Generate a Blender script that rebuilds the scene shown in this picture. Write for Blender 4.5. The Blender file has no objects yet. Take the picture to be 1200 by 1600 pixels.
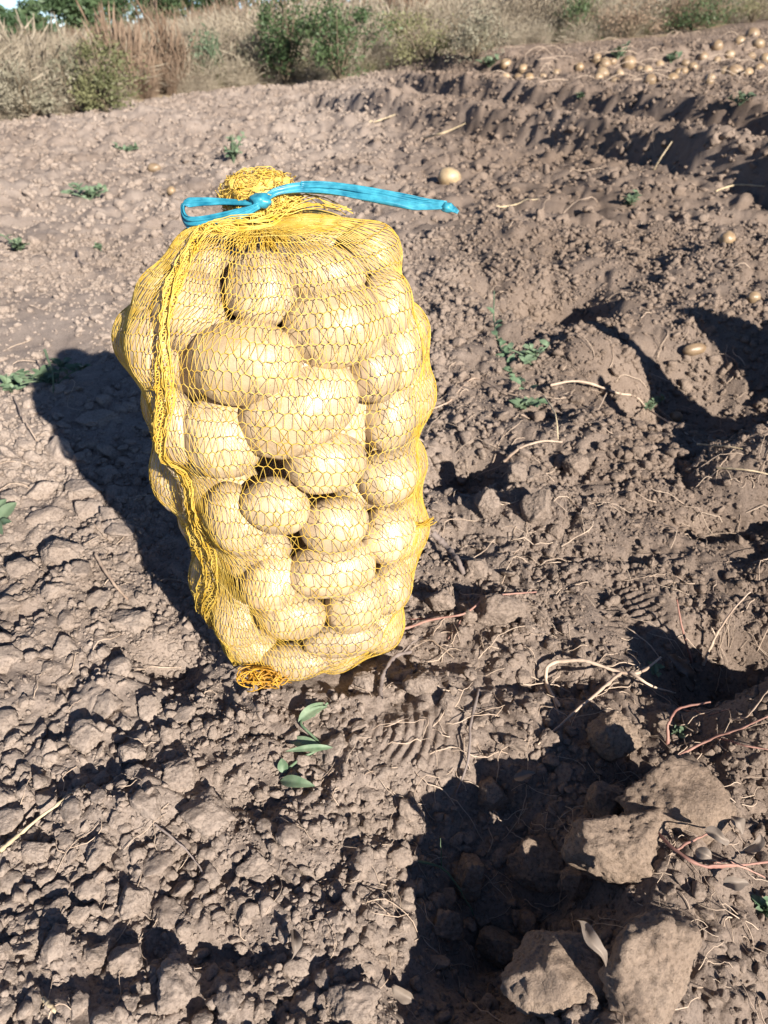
import bpy, bmesh, math, random
import numpy as np
from mathutils import Vector, Matrix, Euler

rng = np.random.default_rng(7)
random.seed(7)
SC = bpy.context.scene
COL = SC.collection

# ------------------------------------------------------------------ camera, sky, sun, exposure
FPX = 1202.0            # focal length in photograph pixels (1200 x 1600)
PITCH = math.radians(32.0)
CAMH = 0.72
cam = bpy.data.cameras.new('camera')
cam.sensor_width = 36.0
cam.lens = FPX / 1600.0 * 36.0
cam.clip_start = 0.02
cam.clip_end = 2000.0
cam.dof.use_dof = True
cam.dof.focus_distance = 0.80
cam.dof.aperture_fstop = 10.0
camo = bpy.data.objects.new('camera', cam)
camo.location = (0, 0, CAMH)
camo.rotation_euler = (math.radians(90) - PITCH, 0, 0)
COL.objects.link(camo)
SC.camera = camo

SUN_AZ = math.atan2(0.53, -0.85)      # compass direction of the sun, clockwise from +Y
SUN_EL = math.radians(24.0)
world = bpy.data.worlds.new('World')
SC.world = world
world.use_nodes = True
wn = world.node_tree
wn.nodes.clear()
sky = wn.nodes.new('ShaderNodeTexSky')
sky.sky_type = 'NISHITA'
sky.sun_disc = False
sky.sun_elevation = SUN_EL
sky.sun_rotation = SUN_AZ
sky.air_density = 0.55
sky.dust_density = 0.0
sky.ozone_density = 2.0
sky.altitude = 1500
bg = wn.nodes.new('ShaderNodeBackground')
bg.inputs['Strength'].default_value = 0.065
wo = wn.nodes.new('ShaderNodeOutputWorld')
wn.links.new(sky.outputs[0], bg.inputs[0])
wn.links.new(bg.outputs[0], wo.inputs[0])

sl = bpy.data.lights.new('sun', 'SUN')
sl.energy = 5.0
sl.angle = math.radians(0.5)
sl.color = (1.0, 0.93, 0.82)
so = bpy.data.objects.new('sun', sl)
sd = Vector((math.sin(SUN_AZ) * math.cos(SUN_EL), math.cos(SUN_AZ) * math.cos(SUN_EL), math.sin(SUN_EL)))
so.rotation_euler = sd.to_track_quat('Z', 'Y').to_euler()
so.location = sd * 30
COL.objects.link(so)

SC.view_settings.view_transform = 'Standard'
SC.view_settings.look = 'None'
SC.view_settings.gamma = 1.0
SC.view_settings.use_curve_mapping = False
SC.view_settings.exposure = 1.2
SC.cycles.max_bounces = 6
SC.cycles.transparent_max_bounces = 8

# ------------------------------------------------------------------ helpers: noise
def _h(ix, iy, iz, seed):
    h = (ix.astype(np.int64) * 374761393 + iy.astype(np.int64) * 668265263 + iz.astype(np.int64) * 2147483647 + seed * 144665) & 0xFFFFFFFF
    h = ((h ^ (h >> 13)) * 1274126177) & 0xFFFFFFFF
    h = ((h ^ (h >> 16)) * 2246822519) & 0xFFFFFFFF
    h = h ^ (h >> 15)
    return h
def noise2(x, y, seed=0):
    """gradient noise, about -1..1"""
    x = np.asarray(x, float); y = np.asarray(y, float)
    ix = np.floor(x); iy = np.floor(y)
    fx = x - ix; fy = y - iy
    u = fx * fx * fx * (fx * (fx * 6 - 15) + 10); v = fy * fy * fy * (fy * (fy * 6 - 15) + 10)
    zz = np.zeros_like(ix)
    def g(ax, ay):
        a = _h(ix + ax, iy + ay, zz, seed) * (2 * math.pi / 4294967296.0)
        return np.cos(a) * (fx - ax) + np.sin(a) * (fy - ay)
    n0 = g(0, 0) * (1 - u) + g(1, 0) * u
    n1 = g(0, 1) * (1 - u) + g(1, 1) * u
    return (n0 * (1 - v) + n1 * v) * 1.5
def noise3(p, seed=0):
    """value noise -1..1 on (n,3)"""
    i = np.floor(p); f = p - i
    u = f * f * (3 - 2 * f)
    def g(a, b, c):
        return _h(i[:, 0] + a, i[:, 1] + b, i[:, 2] + c, seed) / 2147483648.0 - 1.0
    r = 0
    for a in (0, 1):
        for b in (0, 1):
            for c in (0, 1):
                w = (u[:, 0] if a else 1 - u[:, 0]) * (u[:, 1] if b else 1 - u[:, 1]) * (u[:, 2] if c else 1 - u[:, 2])
                r = r + g(a, b, c) * w
    return r
def smooth(a, b, x):
    t = np.clip((x - a) / (b - a), 0, 1)
    return t * t * (3 - 2 * t)

# ------------------------------------------------------------------ helpers: meshes and objects
def mesh_np(name, V, F, mat=None, smooth_shade=True):
    V = np.ascontiguousarray(V, dtype=np.float32).reshape(-1, 3)
    F = np.ascontiguousarray(F, dtype=np.int32)
    m, k = F.shape
    me = bpy.data.meshes.new(name)
    me.vertices.add(len(V)); me.vertices.foreach_set('co', V.ravel())
    me.loops.add(m * k); me.loops.foreach_set('vertex_index', F.ravel())
    me.polygons.add(m); me.polygons.foreach_set('loop_start', np.arange(m, dtype=np.int32) * k)
    me.polygons.foreach_set('use_smooth', np.full(m, smooth_shade, dtype=bool))
    me.update(calc_edges=True)
    if mat: me.materials.append(mat)
    return me
def link(name, data, parent=None, loc=None):
    o = bpy.data.objects.new(name, data)
    COL.objects.link(o)
    if parent: o.parent = parent
    if loc is not None: o.location = loc
    return o
def tag(o, label=None, cat=None, group=None, kind=None):
    if label: o['label'] = label
    if cat: o['category'] = cat
    if group: o['group'] = group
    if kind: o['kind'] = kind
    return o
def join(parts):
    """join [(V, F), ...] of equal polygon size"""
    Vs, Fs, n = [], [], 0
    for V, F in parts:
        V = np.asarray(V, float).reshape(-1, 3)
        Vs.append(V); Fs.append(np.asarray(F) + n); n += len(V)
    return np.vstack(Vs), np.vstack(Fs)
_ico = {}
def ico(sub):
    if sub not in _ico:
        bm = bmesh.new()
        bmesh.ops.create_icosphere(bm, subdivisions=sub, radius=1.0)
        V = np.array([v.co[:] for v in bm.verts]); F = np.array([[v.index for v in f.verts] for f in bm.faces])
        bm.free()
        V /= np.linalg.norm(V, axis=1)[:, None]
        _ico[sub] = (V, F)
    return _ico[sub]
def tubes(P, r, m=4, ref=None):
    """P (n,K,3) polylines -> quads. r scalar, (n,) or (n,K)"""
    P = np.asarray(P, float)
    n, K, _ = P.shape
    T = np.gradient(P, axis=1)
    T /= np.linalg.norm(T, axis=2)[..., None] + 1e-12
    if ref is None:
        ref = np.zeros_like(P); ref[..., 2] = 1.0
        ref = ref + 0.013 * np.array([1.0, 0.7, 0.0])
    N = ref - (ref * T).sum(2)[..., None] * T
    ln = np.linalg.norm(N, axis=2)[..., None]
    alt = np.cross(T, np.array([1.0, 0.2, 0.1]))
    N = np.where(ln > 1e-3, N / (ln + 1e-12), alt / (np.linalg.norm(alt, axis=2)[..., None] + 1e-12))
    B = np.cross(T, N)
    r = np.asarray(r, float)
    if r.ndim == 1: r = r[:, None]
    r = np.broadcast_to(r, (n, K))
    a = np.arange(m) * 2 * math.pi / m
    V = P[:, :, None, :] + r[:, :, None, None] * (np.cos(a)[None, None, :, None] * N[:, :, None, :] + np.sin(a)[None, None, :, None] * B[:, :, None, :])
    idx = np.arange(n * K * m).reshape(n, K, m)
    A = idx[:, :-1, :]; Bq = idx[:, 1:, :]
    F = np.stack([A, np.roll(A, -1, 2), np.roll(Bq, -1, 2), Bq], axis=-1).reshape(-1, 4)
    return V.reshape(-1, 3), F
def spline(pts, n):
    """Catmull-Rom through pts, n samples"""
    p = np.asarray(pts, float)
    if len(p) == 2: 
        t = np.linspace(0, 1, n)[:, None]; return p[0] * (1 - t) + p[1] * t
    q = np.vstack([2 * p[0] - p[1], p, 2 * p[-1] - p[-2]])
    d = np.r_[0, np.cumsum(np.linalg.norm(np.diff(p, axis=0), axis=1))]
    s = np.linspace(0, d[-1], n)
    i = np.clip(np.searchsorted(d, s, side='right') - 1, 0, len(p) - 2)
    t = ((s - d[i]) / (d[i + 1] - d[i] + 1e-12))[:, None]
    p0, p1, p2, p3 = q[i], q[i + 1], q[i + 2], q[i + 3]
    return 0.5 * (2 * p1 + (p2 - p0) * t + (2 * p0 - 5 * p1 + 4 * p2 - p3) * t ** 2 + (3 * p1 - p0 - 3 * p2 + p3) * t ** 3)

# ------------------------------------------------------------------ materials
class NT:
    def __init__(s, name):
        s.m = bpy.data.materials.new(name); s.m.use_nodes = True
        s.t = s.m.node_tree; s.t.nodes.clear()
        s.out = s.n('ShaderNodeOutputMaterial')
    def n(s, typ, **kw):
        nd = s.t.nodes.new(typ)
        for k, v in kw.items(): setattr(nd, k, v)
        return nd
    def l(s, a, b): s.t.links.new(a, b)
    def pos(s): return s.n('ShaderNodeNewGeometry').outputs['Position']
    def noise(s, vec, scale, detail=4, rough=0.55):
        nd = s.n('ShaderNodeTexNoise'); nd.inputs['Scale'].default_value = scale
        nd.inputs['Detail'].default_value = detail; nd.inputs['Roughness'].default_value = rough
        if vec is not None: s.l(vec, nd.inputs['Vector'])
        return nd.outputs['Fac']
    def ramp(s, fac, stops):
        nd = s.n('ShaderNodeValToRGB'); cr = nd.color_ramp
        while len(cr.elements) < len(stops): cr.elements.new(0.5)
        for e, (p, c) in zip(cr.elements, stops):
            e.position = p; e.color = (*c, 1) if len(c) == 3 else c
        s.l(fac, nd.inputs[0]); return nd.outputs[0]
    def mix(s, fac, a, b, mode='MIX'):
        nd = s.n('ShaderNodeMix', data_type='RGBA', blend_type=mode)
        for sock, v in ((nd.inputs[0], fac), (nd.inputs[6], a), (nd.inputs[7], b)):
            if hasattr(v, 'is_output') or isinstance(v, bpy.types.NodeSocket): s.l(v, sock)
            elif isinstance(v, (int, float)): sock.default_value = v
            else: sock.default_value = (*v, 1)
        return nd.outputs[2]
    def math(s, op, a, b=0.0):
        nd = s.n('ShaderNodeMath', operation=op)
        for sock, v in ((nd.inputs[0], a), (nd.inputs[1], b)):
            if isinstance(v, bpy.types.NodeSocket): s.l(v, sock)
            else: sock.default_value = v
        return nd.outputs[0]
    def bump(s, h, strength, dist, prev=None):
        nd = s.n('ShaderNodeBump'); nd.inputs['Strength'].default_value = strength; nd.inputs['Distance'].default_value = dist
        s.l(h, nd.inputs['Height'])
        if prev: s.l(prev, nd.inputs['Normal'])
        return nd.outputs[0]
    def bsdf(s, color, rough=0.6, spec=0.5, normal=None, **kw):
        b = s.n('ShaderNodeBsdfPrincipled')
        if isinstance(color, bpy.types.NodeSocket): s.l(color, b.inputs['Base Color'])
        else: b.inputs['Base Color'].default_value = (*color, 1)
        if isinstance(rough, bpy.types.NodeSocket): s.l(rough, b.inputs['Roughness'])
        else: b.inputs['Roughness'].default_value = rough
        b.inputs['Specular IOR Level'].default_value = spec
        if normal: s.l(normal, b.inputs['Normal'])
        return b
    def fin(s, sh):
        s.l(sh, s.out.inputs['Surface']); return s.m
    def translucent(s, b, color, fac):
        t = s.n('ShaderNodeBsdfTranslucent')
        if isinstance(color, bpy.types.NodeSocket): s.l(color, t.inputs[0])
        else: t.inputs[0].default_value = (*color, 1)
        mx = s.n('ShaderNodeMixShader'); mx.inputs[0].default_value = fac
        s.l(b.outputs[0], mx.inputs[1]); s.l(t.outputs[0], mx.inputs[2])
        return mx.outputs[0]

def soil_mat(name, pale, brown, k=1.0):
    t = NT(name)
    p = t.pos()
    a = t.noise(p, 1.7, 3); b = t.noise(p, 22, 5, 0.65); c = t.noise(p, 260, 3, 0.7)
    f = t.math('ADD', t.math('MULTIPLY', a, 0.75), t.math('MULTIPLY', b, 0.45))
    col = t.ramp(f, [(0.42, brown), (0.72, pale)])
    # freshly dug side of the field is still moist and browner
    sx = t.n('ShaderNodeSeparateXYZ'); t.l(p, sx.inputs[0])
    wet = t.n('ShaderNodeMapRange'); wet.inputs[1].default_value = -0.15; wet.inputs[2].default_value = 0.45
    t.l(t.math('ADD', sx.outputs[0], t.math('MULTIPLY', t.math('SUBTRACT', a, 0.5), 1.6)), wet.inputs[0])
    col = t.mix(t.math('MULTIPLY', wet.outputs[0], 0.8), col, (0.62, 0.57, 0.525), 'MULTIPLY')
    sp = t.ramp(c, [(0.32, (0.62, 0.60, 0.58)), (0.5, (1, 1, 1)), (0.74, (1.22, 1.2, 1.18))])
    col = t.mix(1.0, col, sp, 'MULTIPLY')
    n = t.bump(t.noise(p, 170, 6, 0.75), 0.75 * k, 0.006)
    n = t.bump(t.noise(p, 700, 3, 0.7), 0.55 * k, 0.0016, n)
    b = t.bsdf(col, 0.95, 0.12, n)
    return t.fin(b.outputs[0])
M = {}
M['soil'] = soil_mat('dry_soil', (0.310, 0.254, 0.220), (0.205, 0.160, 0.133), 0.8)
M['clod'] = soil_mat('clod_soil', (0.328, 0.268, 0.230), (0.228, 0.179, 0.148), 0.8)
M['clod_warm'] = soil_mat('moist_clod_soil', (0.375, 0.298, 0.242), (0.25, 0.188, 0.148), 1.0)

def potato_mat(name='potato_skin', k=1.0):
    t = NT(name)
    tc = t.n('ShaderNodeTexCoord').outputs['Object']
    oi = t.n('ShaderNodeObjectInfo')
    ad = t.n('ShaderNodeVectorMath', operation='ADD')
    cv = t.n('ShaderNodeCombineXYZ'); t.l(t.math('MULTIPLY', oi.outputs['Random'], 37.0), cv.inputs[0]); t.l(t.math('MULTIPLY', oi.outputs['Random'], 11.0), cv.inputs[2])
    t.l(tc, ad.inputs[0]); t.l(cv.outputs[0], ad.inputs[1])
    v = ad.outputs[0]
    base = t.ramp(oi.outputs['Random'], [(0.0, (0.46, 0.35, 0.22)), (0.35, (0.38, 0.29, 0.195)), (0.7, (0.49, 0.385, 0.255)), (1.0, (0.43, 0.32, 0.19))])
    big = t.ramp(t.noise(v, 28, 4, 0.6), [(0.35, (0.80, 0.76, 0.72)), (0.55, (1, 1, 1)), (0.72, (1.12, 1.12, 1.10))])
    if k != 1.0: base = t.mix(1.0, base, (k, k * 0.90, k * 0.84), 'MULTIPLY')
    col = t.mix(1.0, base, big, 'MULTIPLY')
    mot = t.ramp(t.noise(v, 11, 5, 0.65), [(0.46, (0, 0, 0)), (0.66, (1, 1, 1))])
    col = t.mix(t.math('MULTIPLY', mot, 0.42), col, (0.27, 0.215, 0.15))
    val = t.math('ADD', t.math('MULTIPLY', t.math('FRACT', t.math('MULTIPLY', oi.outputs['Random'], 17.3)), 0.34), 0.92)
    vm = t.n('ShaderNodeVectorMath', operation='SCALE'); t.l(col, vm.inputs[0]); t.l(val, vm.inputs[3]); col = vm.outputs[0]
    dirt = t.ramp(t.noise(v, 45, 6, 0.7), [(0.46, (0, 0, 0)), (0.64, (1, 1, 1))])
    col = t.mix(t.math('MULTIPLY', dirt, 0.6), col, (0.26, 0.185, 0.115))
    vo = t.n('ShaderNodeTexVoronoi'); vo.inputs['Scale'].default_value = 190
    t.l(v, vo.inputs['Vector'])
    sp = t.ramp(vo.outputs['Distance'], [(0.07, (0.55, 0.48, 0.42)), (0.17, (1, 1, 1))])
    col = t.mix(0.7, col, sp, 'MULTIPLY')
    n = t.bump(t.noise(v, 60, 4, 0.6), 0.25, 0.006)
    n = t.bump(t.noise(v, 420, 3, 0.6), 0.25, 0.0012, n)
    rg = t.ramp(t.noise(v, 50, 3), [(0.3, (0.34,) * 3), (0.7, (0.52,) * 3)])
    b = t.bsdf(col, rg, 0.5, n)
    return t.fin(b.outputs[0])
M['potato'] = potato_mat()
M['dusty_potato'] = potato_mat('dusty_potato_skin', 0.56)

def thread_mat(name, c1, c2, fac=0.22, rough=0.38, scale=60):
    t = NT(name)
    col = t.ramp(t.noise(t.pos(), scale, 3), [(0.35, c1), (0.65, c2)])
    b = t.bsdf(col, rough, 0.5)
    return t.fin(t.translucent(b, col, fac))
M['net'] = thread_mat('yellow_net_thread', (0.68, 0.435, 0.05), (0.78, 0.57, 0.14), 0.25)
M['net_dirty'] = thread_mat('dusty_orange_net', (0.42, 0.20, 0.02), (0.70, 0.40, 0.04), 0.25, 0.5)
def tape_mat():
    t = NT('blue_tape')
    p = t.pos()
    col = t.ramp(t.noise(p, 90, 4), [(0.3, (0.006, 0.13, 0.225)), (0.7, (0.06, 0.37, 0.49))])
    b = t.bsdf(col, 0.36, 0.5)
    return t.fin(t.translucent(b, col, 0.18))
M['tape'] = tape_mat()
def plant_mat(name, c1, c2, fac=0.3, rough=0.55, scale=8):
    t = NT(name)
    p = t.pos()
    oi = t.n('ShaderNodeObjectInfo')
    f = t.math('ADD', t.math('MULTIPLY', t.noise(p, scale, 4), 0.8), t.math('MULTIPLY', oi.outputs['Random'], 0.2))
    col = t.ramp(f, [(0.3, c1), (0.7, c2)])
    b = t.bsdf(col, rough, 0.3)
    return t.fin(t.translucent(b, col, fac))
M['leaf'] = plant_mat('grey_green_leaf', (0.10, 0.17, 0.095), (0.24, 0.31, 0.20), 0.2, 0.55, 110)
M['weed'] = plant_mat('weed_green', (0.09, 0.145, 0.085), (0.18, 0.235, 0.145), 0.25, 0.55, 30)
M['straw'] = plant_mat('straw', (0.40, 0.31, 0.19), (0.62, 0.51, 0.35), 0.1, 0.6, 40)
M['root'] = plant_mat('pale_root', (0.34, 0.24, 0.18), (0.56, 0.44, 0.34), 0.05, 0.6, 30)
M['red_root'] = plant_mat('reddish_stem', (0.22, 0.10, 0.08), (0.42, 0.25, 0.20), 0.05, 0.6, 30)
M['grey_root'] = plant_mat('grey_root', (0.14, 0.11, 0.10), (0.28, 0.23, 0.21), 0.0, 0.8, 30)
M['dead_leaf'] = plant_mat('withered_leaf', (0.11, 0.085, 0.07), (0.33, 0.27, 0.225), 0.1, 0.6, 40)
M['drygrass'] = plant_mat('dry_meadow_grass', (0.26, 0.21, 0.155), (0.52, 0.45, 0.35), 0.3, 0.6, 0.9)
M['redweed'] = plant_mat('rusty_weed', (0.19, 0.125, 0.085), (0.34, 0.25, 0.18), 0.2, 0.7, 2)
M['shrub'] = plant_mat('shrub_leaf', (0.045, 0.085, 0.035), (0.12, 0.165, 0.075), 0.25, 0.5, 3)
M['olive'] = plant_mat('olive_scrub_leaf', (0.13, 0.14, 0.065), (0.25, 0.235, 0.125), 0.25, 0.6, 3)
M['grey_scrub'] = plant_mat('grey_scrub_leaf', (0.15, 0.15, 0.10), (0.28, 0.25, 0.19), 0.2, 0.6, 3)
M['fartree'] = plant_mat('far_tree_leaf', (0.04, 0.075, 0.035), (0.10, 0.145, 0.07), 0.2, 0.5, 0.5)
M['bark'] = plant_mat('bark', (0.10, 0.075, 0.05), (0.20, 0.16, 0.11), 0.0, 0.9, 10)
M['meadow'] = plant_mat('meadow_soil', (0.20, 0.15, 0.095), (0.33, 0.26, 0.17), 0.0, 0.95, 1.2)
M['road'] = plant_mat('pale_track', (0.42, 0.40, 0.39), (0.55, 0.53, 0.51), 0.0, 0.95, 1.2)

# ------------------------------------------------------------------ terrain
Fv = np.array([0, math.cos(PITCH), -math.sin(PITCH)])
Uv = np.array([0, math.sin(PITCH), math.cos(PITCH)])
Rv = np.array([1.0, 0, 0])
CP = np.array([0, 0, CAMH])
def ray(px, py):
    return Fv + (px - 600) / FPX * Rv + (800 - py) / FPX * Uv
def proj(p):
    d = np.asarray(p, float) - CP
    z = d @ Fv
    return 600 + FPX * (d @ Rv) / z, 800 - FPX * (d @ Uv) / z, z

def slope_h(x, y):
    q = 0.75 * x + 0.35 * y - 1.2
    s = 0.10 * 0.5 * np.logaddexp(0, q / 0.5)
    return 3.2 * np.tanh(s / 3.2) * smooth(0.3, 2.0, np.sqrt(np.maximum(x, 0) ** 2 + np.maximum(y, 0) ** 2))
def at0(px, py, lift=0.0):
    """ground point under a pixel, on the smooth slope"""
    d = ray(px, py)
    lo, hi = 0.1, 400.0
    for k in range(2000):
        t = 0.1 * 1.005 ** k
        if CAMH + t * d[2] < float(slope_h(t * d[0], t * d[1])) + lift:
            hi = t; lo = t / 1.005; break
    for _ in range(30):
        t = 0.5 * (lo + hi)
        if CAMH + t * d[2] < float(slope_h(t * d[0], t * d[1])) + lift: hi = t
        else: lo = t
    return np.array([t * d[0], t * d[1]])

SX, SY = -0.105, 0.815      # foot of the sack
PITS = []                   # x, y, rx, ry, angle, height
def bumpat(px, py, rx, ry, h, ang=0.0):
    p = at0(px, py)
    PITS.append((p[0], p[1], rx, ry, math.radians(ang), h))
# hollows left by the digging
bumpat(1130, 575, 0.27, 0.26, -0.20)
bumpat(872, 462, 0.15, 0.14, -0.19)
bumpat(750, 440, 0.07, 0.08, -0.07)
bumpat(730, 730, 0.07, 0.08, -0.09)
bumpat(1155, 1035, 0.10, 0.075, -0.11)
bumpat(1125, 812, 0.08, 0.04, -0.06)
bumpat(775, 1320, 0.095, 0.11, -0.07)
bumpat(850, 1420, 0.09, 0.07, -0.06)
bumpat(700, 1530, 0.07, 0.07, -0.045)
bumpat(880, 1055, 0.06, 0.035, -0.035)
bumpat(330, 1480, 0.065, 0.018, -0.022)
bumpat(268, 1030, 0.05, 0.05, -0.045)
bumpat(1000, 1230, 0.05, 0.05, -0.04)
# thrown-up heaps, and mounds added to shade the hollows
bumpat(820, 800, 0.11, 0.08, 0.03)
bumpat(955, 548, 0.13, 0.09, 0.11)  # rim mound added so its shadow darkens the small far hollow
bumpat(940, 690, 0.22, 0.09, 0.035)
bumpat(1225, 745, 0.16, 0.10, 0.10)  # mound just out of view, added to shade the big hollow
def shade_heap(px, py, L, r):
    # unseen heap added beside the frame to shade the hollow at px, py
    T = at0(px, py); PITS.append((T[0] + 0.53 * L, T[1] - 0.85 * L, r, r * 0.8, 0.6, L * 0.445 * 1.12))
for q in [(1075, 485, 0.62, 0.06), (1150, 500, 0.58, 0.07), (1140, 580, 0.50, 0.06), (1195, 590, 0.46, 0.08), (1200, 470, 0.62, 0.07), (1090, 560, 0.5, 0.035), (1060, 620, 0.4, 0.035)]: shade_heap(*q)
bumpat(1235, 1140, 0.08, 0.07, 0.09)  # added off-frame mound, casts shade into the hollow at the edge
bumpat(1050, 1310, 0.075, 0.07, 0.045)
bumpat(1010, 1480, 0.09, 0.07, 0.05)
bumpat(930, 1680, 0.10, 0.06, 0.05)  # unseen mound below the frame, sized for its shade over the hole
bumpat(1150, 420, 0.25, 0.2, 0.06)
bumpat(790, 360, 0.2, 0.2, 0.05)
bumpat(1000, 300, 0.5, 0.3, 0.05)
bumpat(400, 200, 1.2, 0.6, 0.10)
bumpat(110, 215, 1.0, 0.5, 0.10)
bumpat(60, 480, 0.4, 0.35, 0.015)
RIDGES = []
def ridge(pix, lift, width):
    RIDGES.append((np.array([at0(x, y, lift) for x, y in pix]), lift, width))
ridge([(505, 141), (620, 152), (760, 163), (900, 176), (1050, 196), (1200, 226), (1330, 256)], 0.155, 0.15)
ridge([(625, 112), (800, 126), (1000, 141), (1200, 160), (1340, 176)], 0.155, 0.15)
ridge([(690, 88), (850, 88), (1000, 78), (1200, 62)], 0.14, 0.3)
print('ridge pts', [r[0].round(2).tolist() for r in RIDGES])
BOOT = at0(985, 950); BOOT_ANG = math.atan2(*(at0(1040, 1030) - at0(945, 880))[::-1])
BOOT2 = at0(645, 1150)
BOOT3 = at0(925, 592)
def seg_dist(x, y, pl):
    best = np.full(np.shape(x), 1e9)
    for a, b in zip(pl[:-1], pl[1:]):
        d = b - a; L = d @ d
        t = np.clip(((x - a[0]) * d[0] + (y - a[1]) * d[1]) / L, 0, 1)
        best = np.minimum(best, np.hypot(x - a[0] - t * d[0], y - a[1] - t * d[1]))
    return best
EDGE = np.array([at0(x, y) for x, y in [(-700, 235), (-300, 215), (0, 197), (110, 178), (200, 160), (380, 137), (520, 128), (640, 108), (800, 74), (1000, 60), (1200, 32), (1500, 22)]])
def meadow_amt(x, y):
    """>0 beyond the edge of the dug field, metres past the edge"""
    e = np.interp(x, EDGE[:, 0], EDGE[:, 1])
    return y - e
def macro(x, y):
    h = slope_h(x, y)
    for (cx, cy, rx, ry, a, amp) in PITS:
        dx, dy = x - cx, y - cy
        u = (dx * math.cos(a) + dy * math.sin(a)) / rx; v = (-dx * math.sin(a) + dy * math.cos(a)) / ry
        d2 = u * u + v * v
        h = h + amp * np.exp(-(d2 ** 1.35))
    for pl, lift, w in RIDGES:
        d = seg_dist(x, y, pl)
        nearside = y < np.interp(x, pl[np.argsort(pl[:, 0]), 0], pl[np.argsort(pl[:, 0]), 1])
        dn = np.where(nearside, d, -d) + 0.045 * noise2(x * 2.3, y * 2.3, 35) + 0.018 * noise2(x * 7, y * 7, 37)
        face = smooth(0.17, 0.01, dn) * np.where(nearside, 1, np.exp(-(d / (w * 2.4)) ** 2))
        trench = -0.16 * np.exp(-((dn - 0.24) / 0.12) ** 2)
        h = h + lift * (0.9 + 0.2 * noise2(x * 1.7, y * 1.7, 36)) * (face + trench) + 0.02 * noise2(x * 8, y * 8, 39) * np.exp(-(d / 0.3) ** 2) + 0.012 * noise2(x * 17, y * 17, 40) * np.exp(-(d / 0.3) ** 2)
    return h
def flat_mask(x, y):
    """1 where the ground is trodden smooth"""
    m = np.exp(-(((x + 0.95) / 0.42) ** 2 + ((y - 2.05) / 0.55) ** 2) ** 1.5)
    b = np.exp(-(((x - BOOT[0]) / 0.085) ** 2 + ((y - BOOT[1]) / 0.10) ** 2) ** 2)
    s = np.exp(-(((x - SX) / 0.12) ** 2 + ((y - SY) / 0.11) ** 2) ** 2)
    c = np.exp(-(((x - BOOT2[0]) / 0.06) ** 2 + ((y - BOOT2[1]) / 0.06) ** 2) ** 2)
    d = np.exp(-(((x - BOOT3[0]) / 0.10) ** 2 + ((y - BOOT3[1]) / 0.08) ** 2) ** 2)
    return np.clip(m * 0.85 + b + s * 0.8 + c * 0.8 + d, 0, 1)
def height(x, y, dy=None):
    """full ground height; dy = local mesh spacing (drops what is too fine for it)"""
    h = macro(x, y)
    fm = flat_mask(x, y)
    wx = x + 0.03 * noise2(x * 9, y * 9, 51); wy = y + 0.03 * noise2(x * 9, y * 9, 52)
    md = smooth(-0.3, 0.6, meadow_amt(x, y))
    far = smooth(1.5, 4.0, y)
    k = (1 - 0.8 * fm) * (1 - 0.6 * md)
    for i, (lam, amp) in enumerate([(1.3, 0.035), (0.55, 0.022), (0.24, 0.017), (0.11, 0.0125), (0.055, 0.008), (0.028, 0.0052), (0.014, 0.0030), (0.008, 0.0016)]):
        w = 1.0 if dy is None else np.clip((lam / dy - 1.6) / 1.6, 0, 1)
        n = noise2(wx / lam + i * 7.3, wy / lam - i * 3.1, 11 + i)
        if lam > 0.3: n = n * smooth(0.25, 1.2, np.hypot(x, y - 0.8))
        elif i < 6: n = (np.abs(n) * -2 + 0.6) * (-0.8) + 0.25 * n      # billowy lumps with sharp gaps
        h = h + k * w * amp * n * (1 + (1.1 * far if 2 <= i <= 4 else 0))
    # boot prints pressed into the loose soil
    ca, sa = math.cos(BOOT_ANG), math.sin(BOOT_ANG)
    dx, dy_ = x - BOOT[0], y - BOOT[1]
    a = dx * ca + dy_ * sa; b = -dx * sa + dy_ * ca
    msk = np.exp(-((a / 0.085) ** 2 + (b / 0.052) ** 2) ** 3)
    tread = np.sin(2 * math.pi * (a + 0.25 * np.abs(b) + 0.002 * noise2(x * 60, y * 60, 71)) / 0.0125)
    groove = np.exp(-(b / 0.004) ** 2)
    h = h + msk * (-0.010 + 0.0034 * np.clip(tread * 1.5, -1, 1) - 0.005 * groove)
    dx, dy_ = x - BOOT2[0], y - BOOT2[1]
    rr = np.hypot(dx + 0.09, dy_ - 0.02)
    msk = np.exp(-((dx / 0.05) ** 2 + (dy_ / 0.045) ** 2) ** 3)
    h = h + msk * (0.0022 * np.sin(2 * math.pi * rr / 0.012))
    dx, dy_ = x - BOOT3[0], y - BOOT3[1]
    msk = np.exp(-((dx / 0.10) ** 2 + (dy_ / 0.07) ** 2) ** 3)
    h = h + msk * (0.003 * np.clip(1.5 * np.sin(2 * math.pi * (dx + 0.3 * dy_) / 0.014), -1, 1))
    return h

# ground grid: fine near the sack, coarser with distance
ys = [0.16]
while ys[-1] < 15:
    y = ys[-1]
    ys.append(y + max(0.0019, 1.9 * (y * y + CAMH ** 2) / (769 * CAMH)) if y < 1.6 else y + min(1.9 * (y * y + CAMH ** 2) / (769 * CAMH), 0.034 if y < 10.5 else 0.14))
while ys[-1] < 700: ys.append(ys[-1] * 1.12)
yb = [0.16]
d = 0.004
while yb[-1] > -12: yb.append(yb[-1] - d); d *= 1.25
ys = np.array(yb[:0:-1] + ys)
def halfw(y):
    return 0.66 * (np.maximum(y, 0.1) * math.cos(PITCH) + CAMH * math.sin(PITCH)) + 0.12
NU = 720
core = np.linspace(-1, 1, NU)
sk = np.r_[1 + 0.012 * np.arange(1, 61), 1.8, 1.95, 2.2, 2.7, 3.5, 6, 12, 30]
NSK = len(sk)
us = np.r_[-sk[::-1], core, sk]
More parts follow.
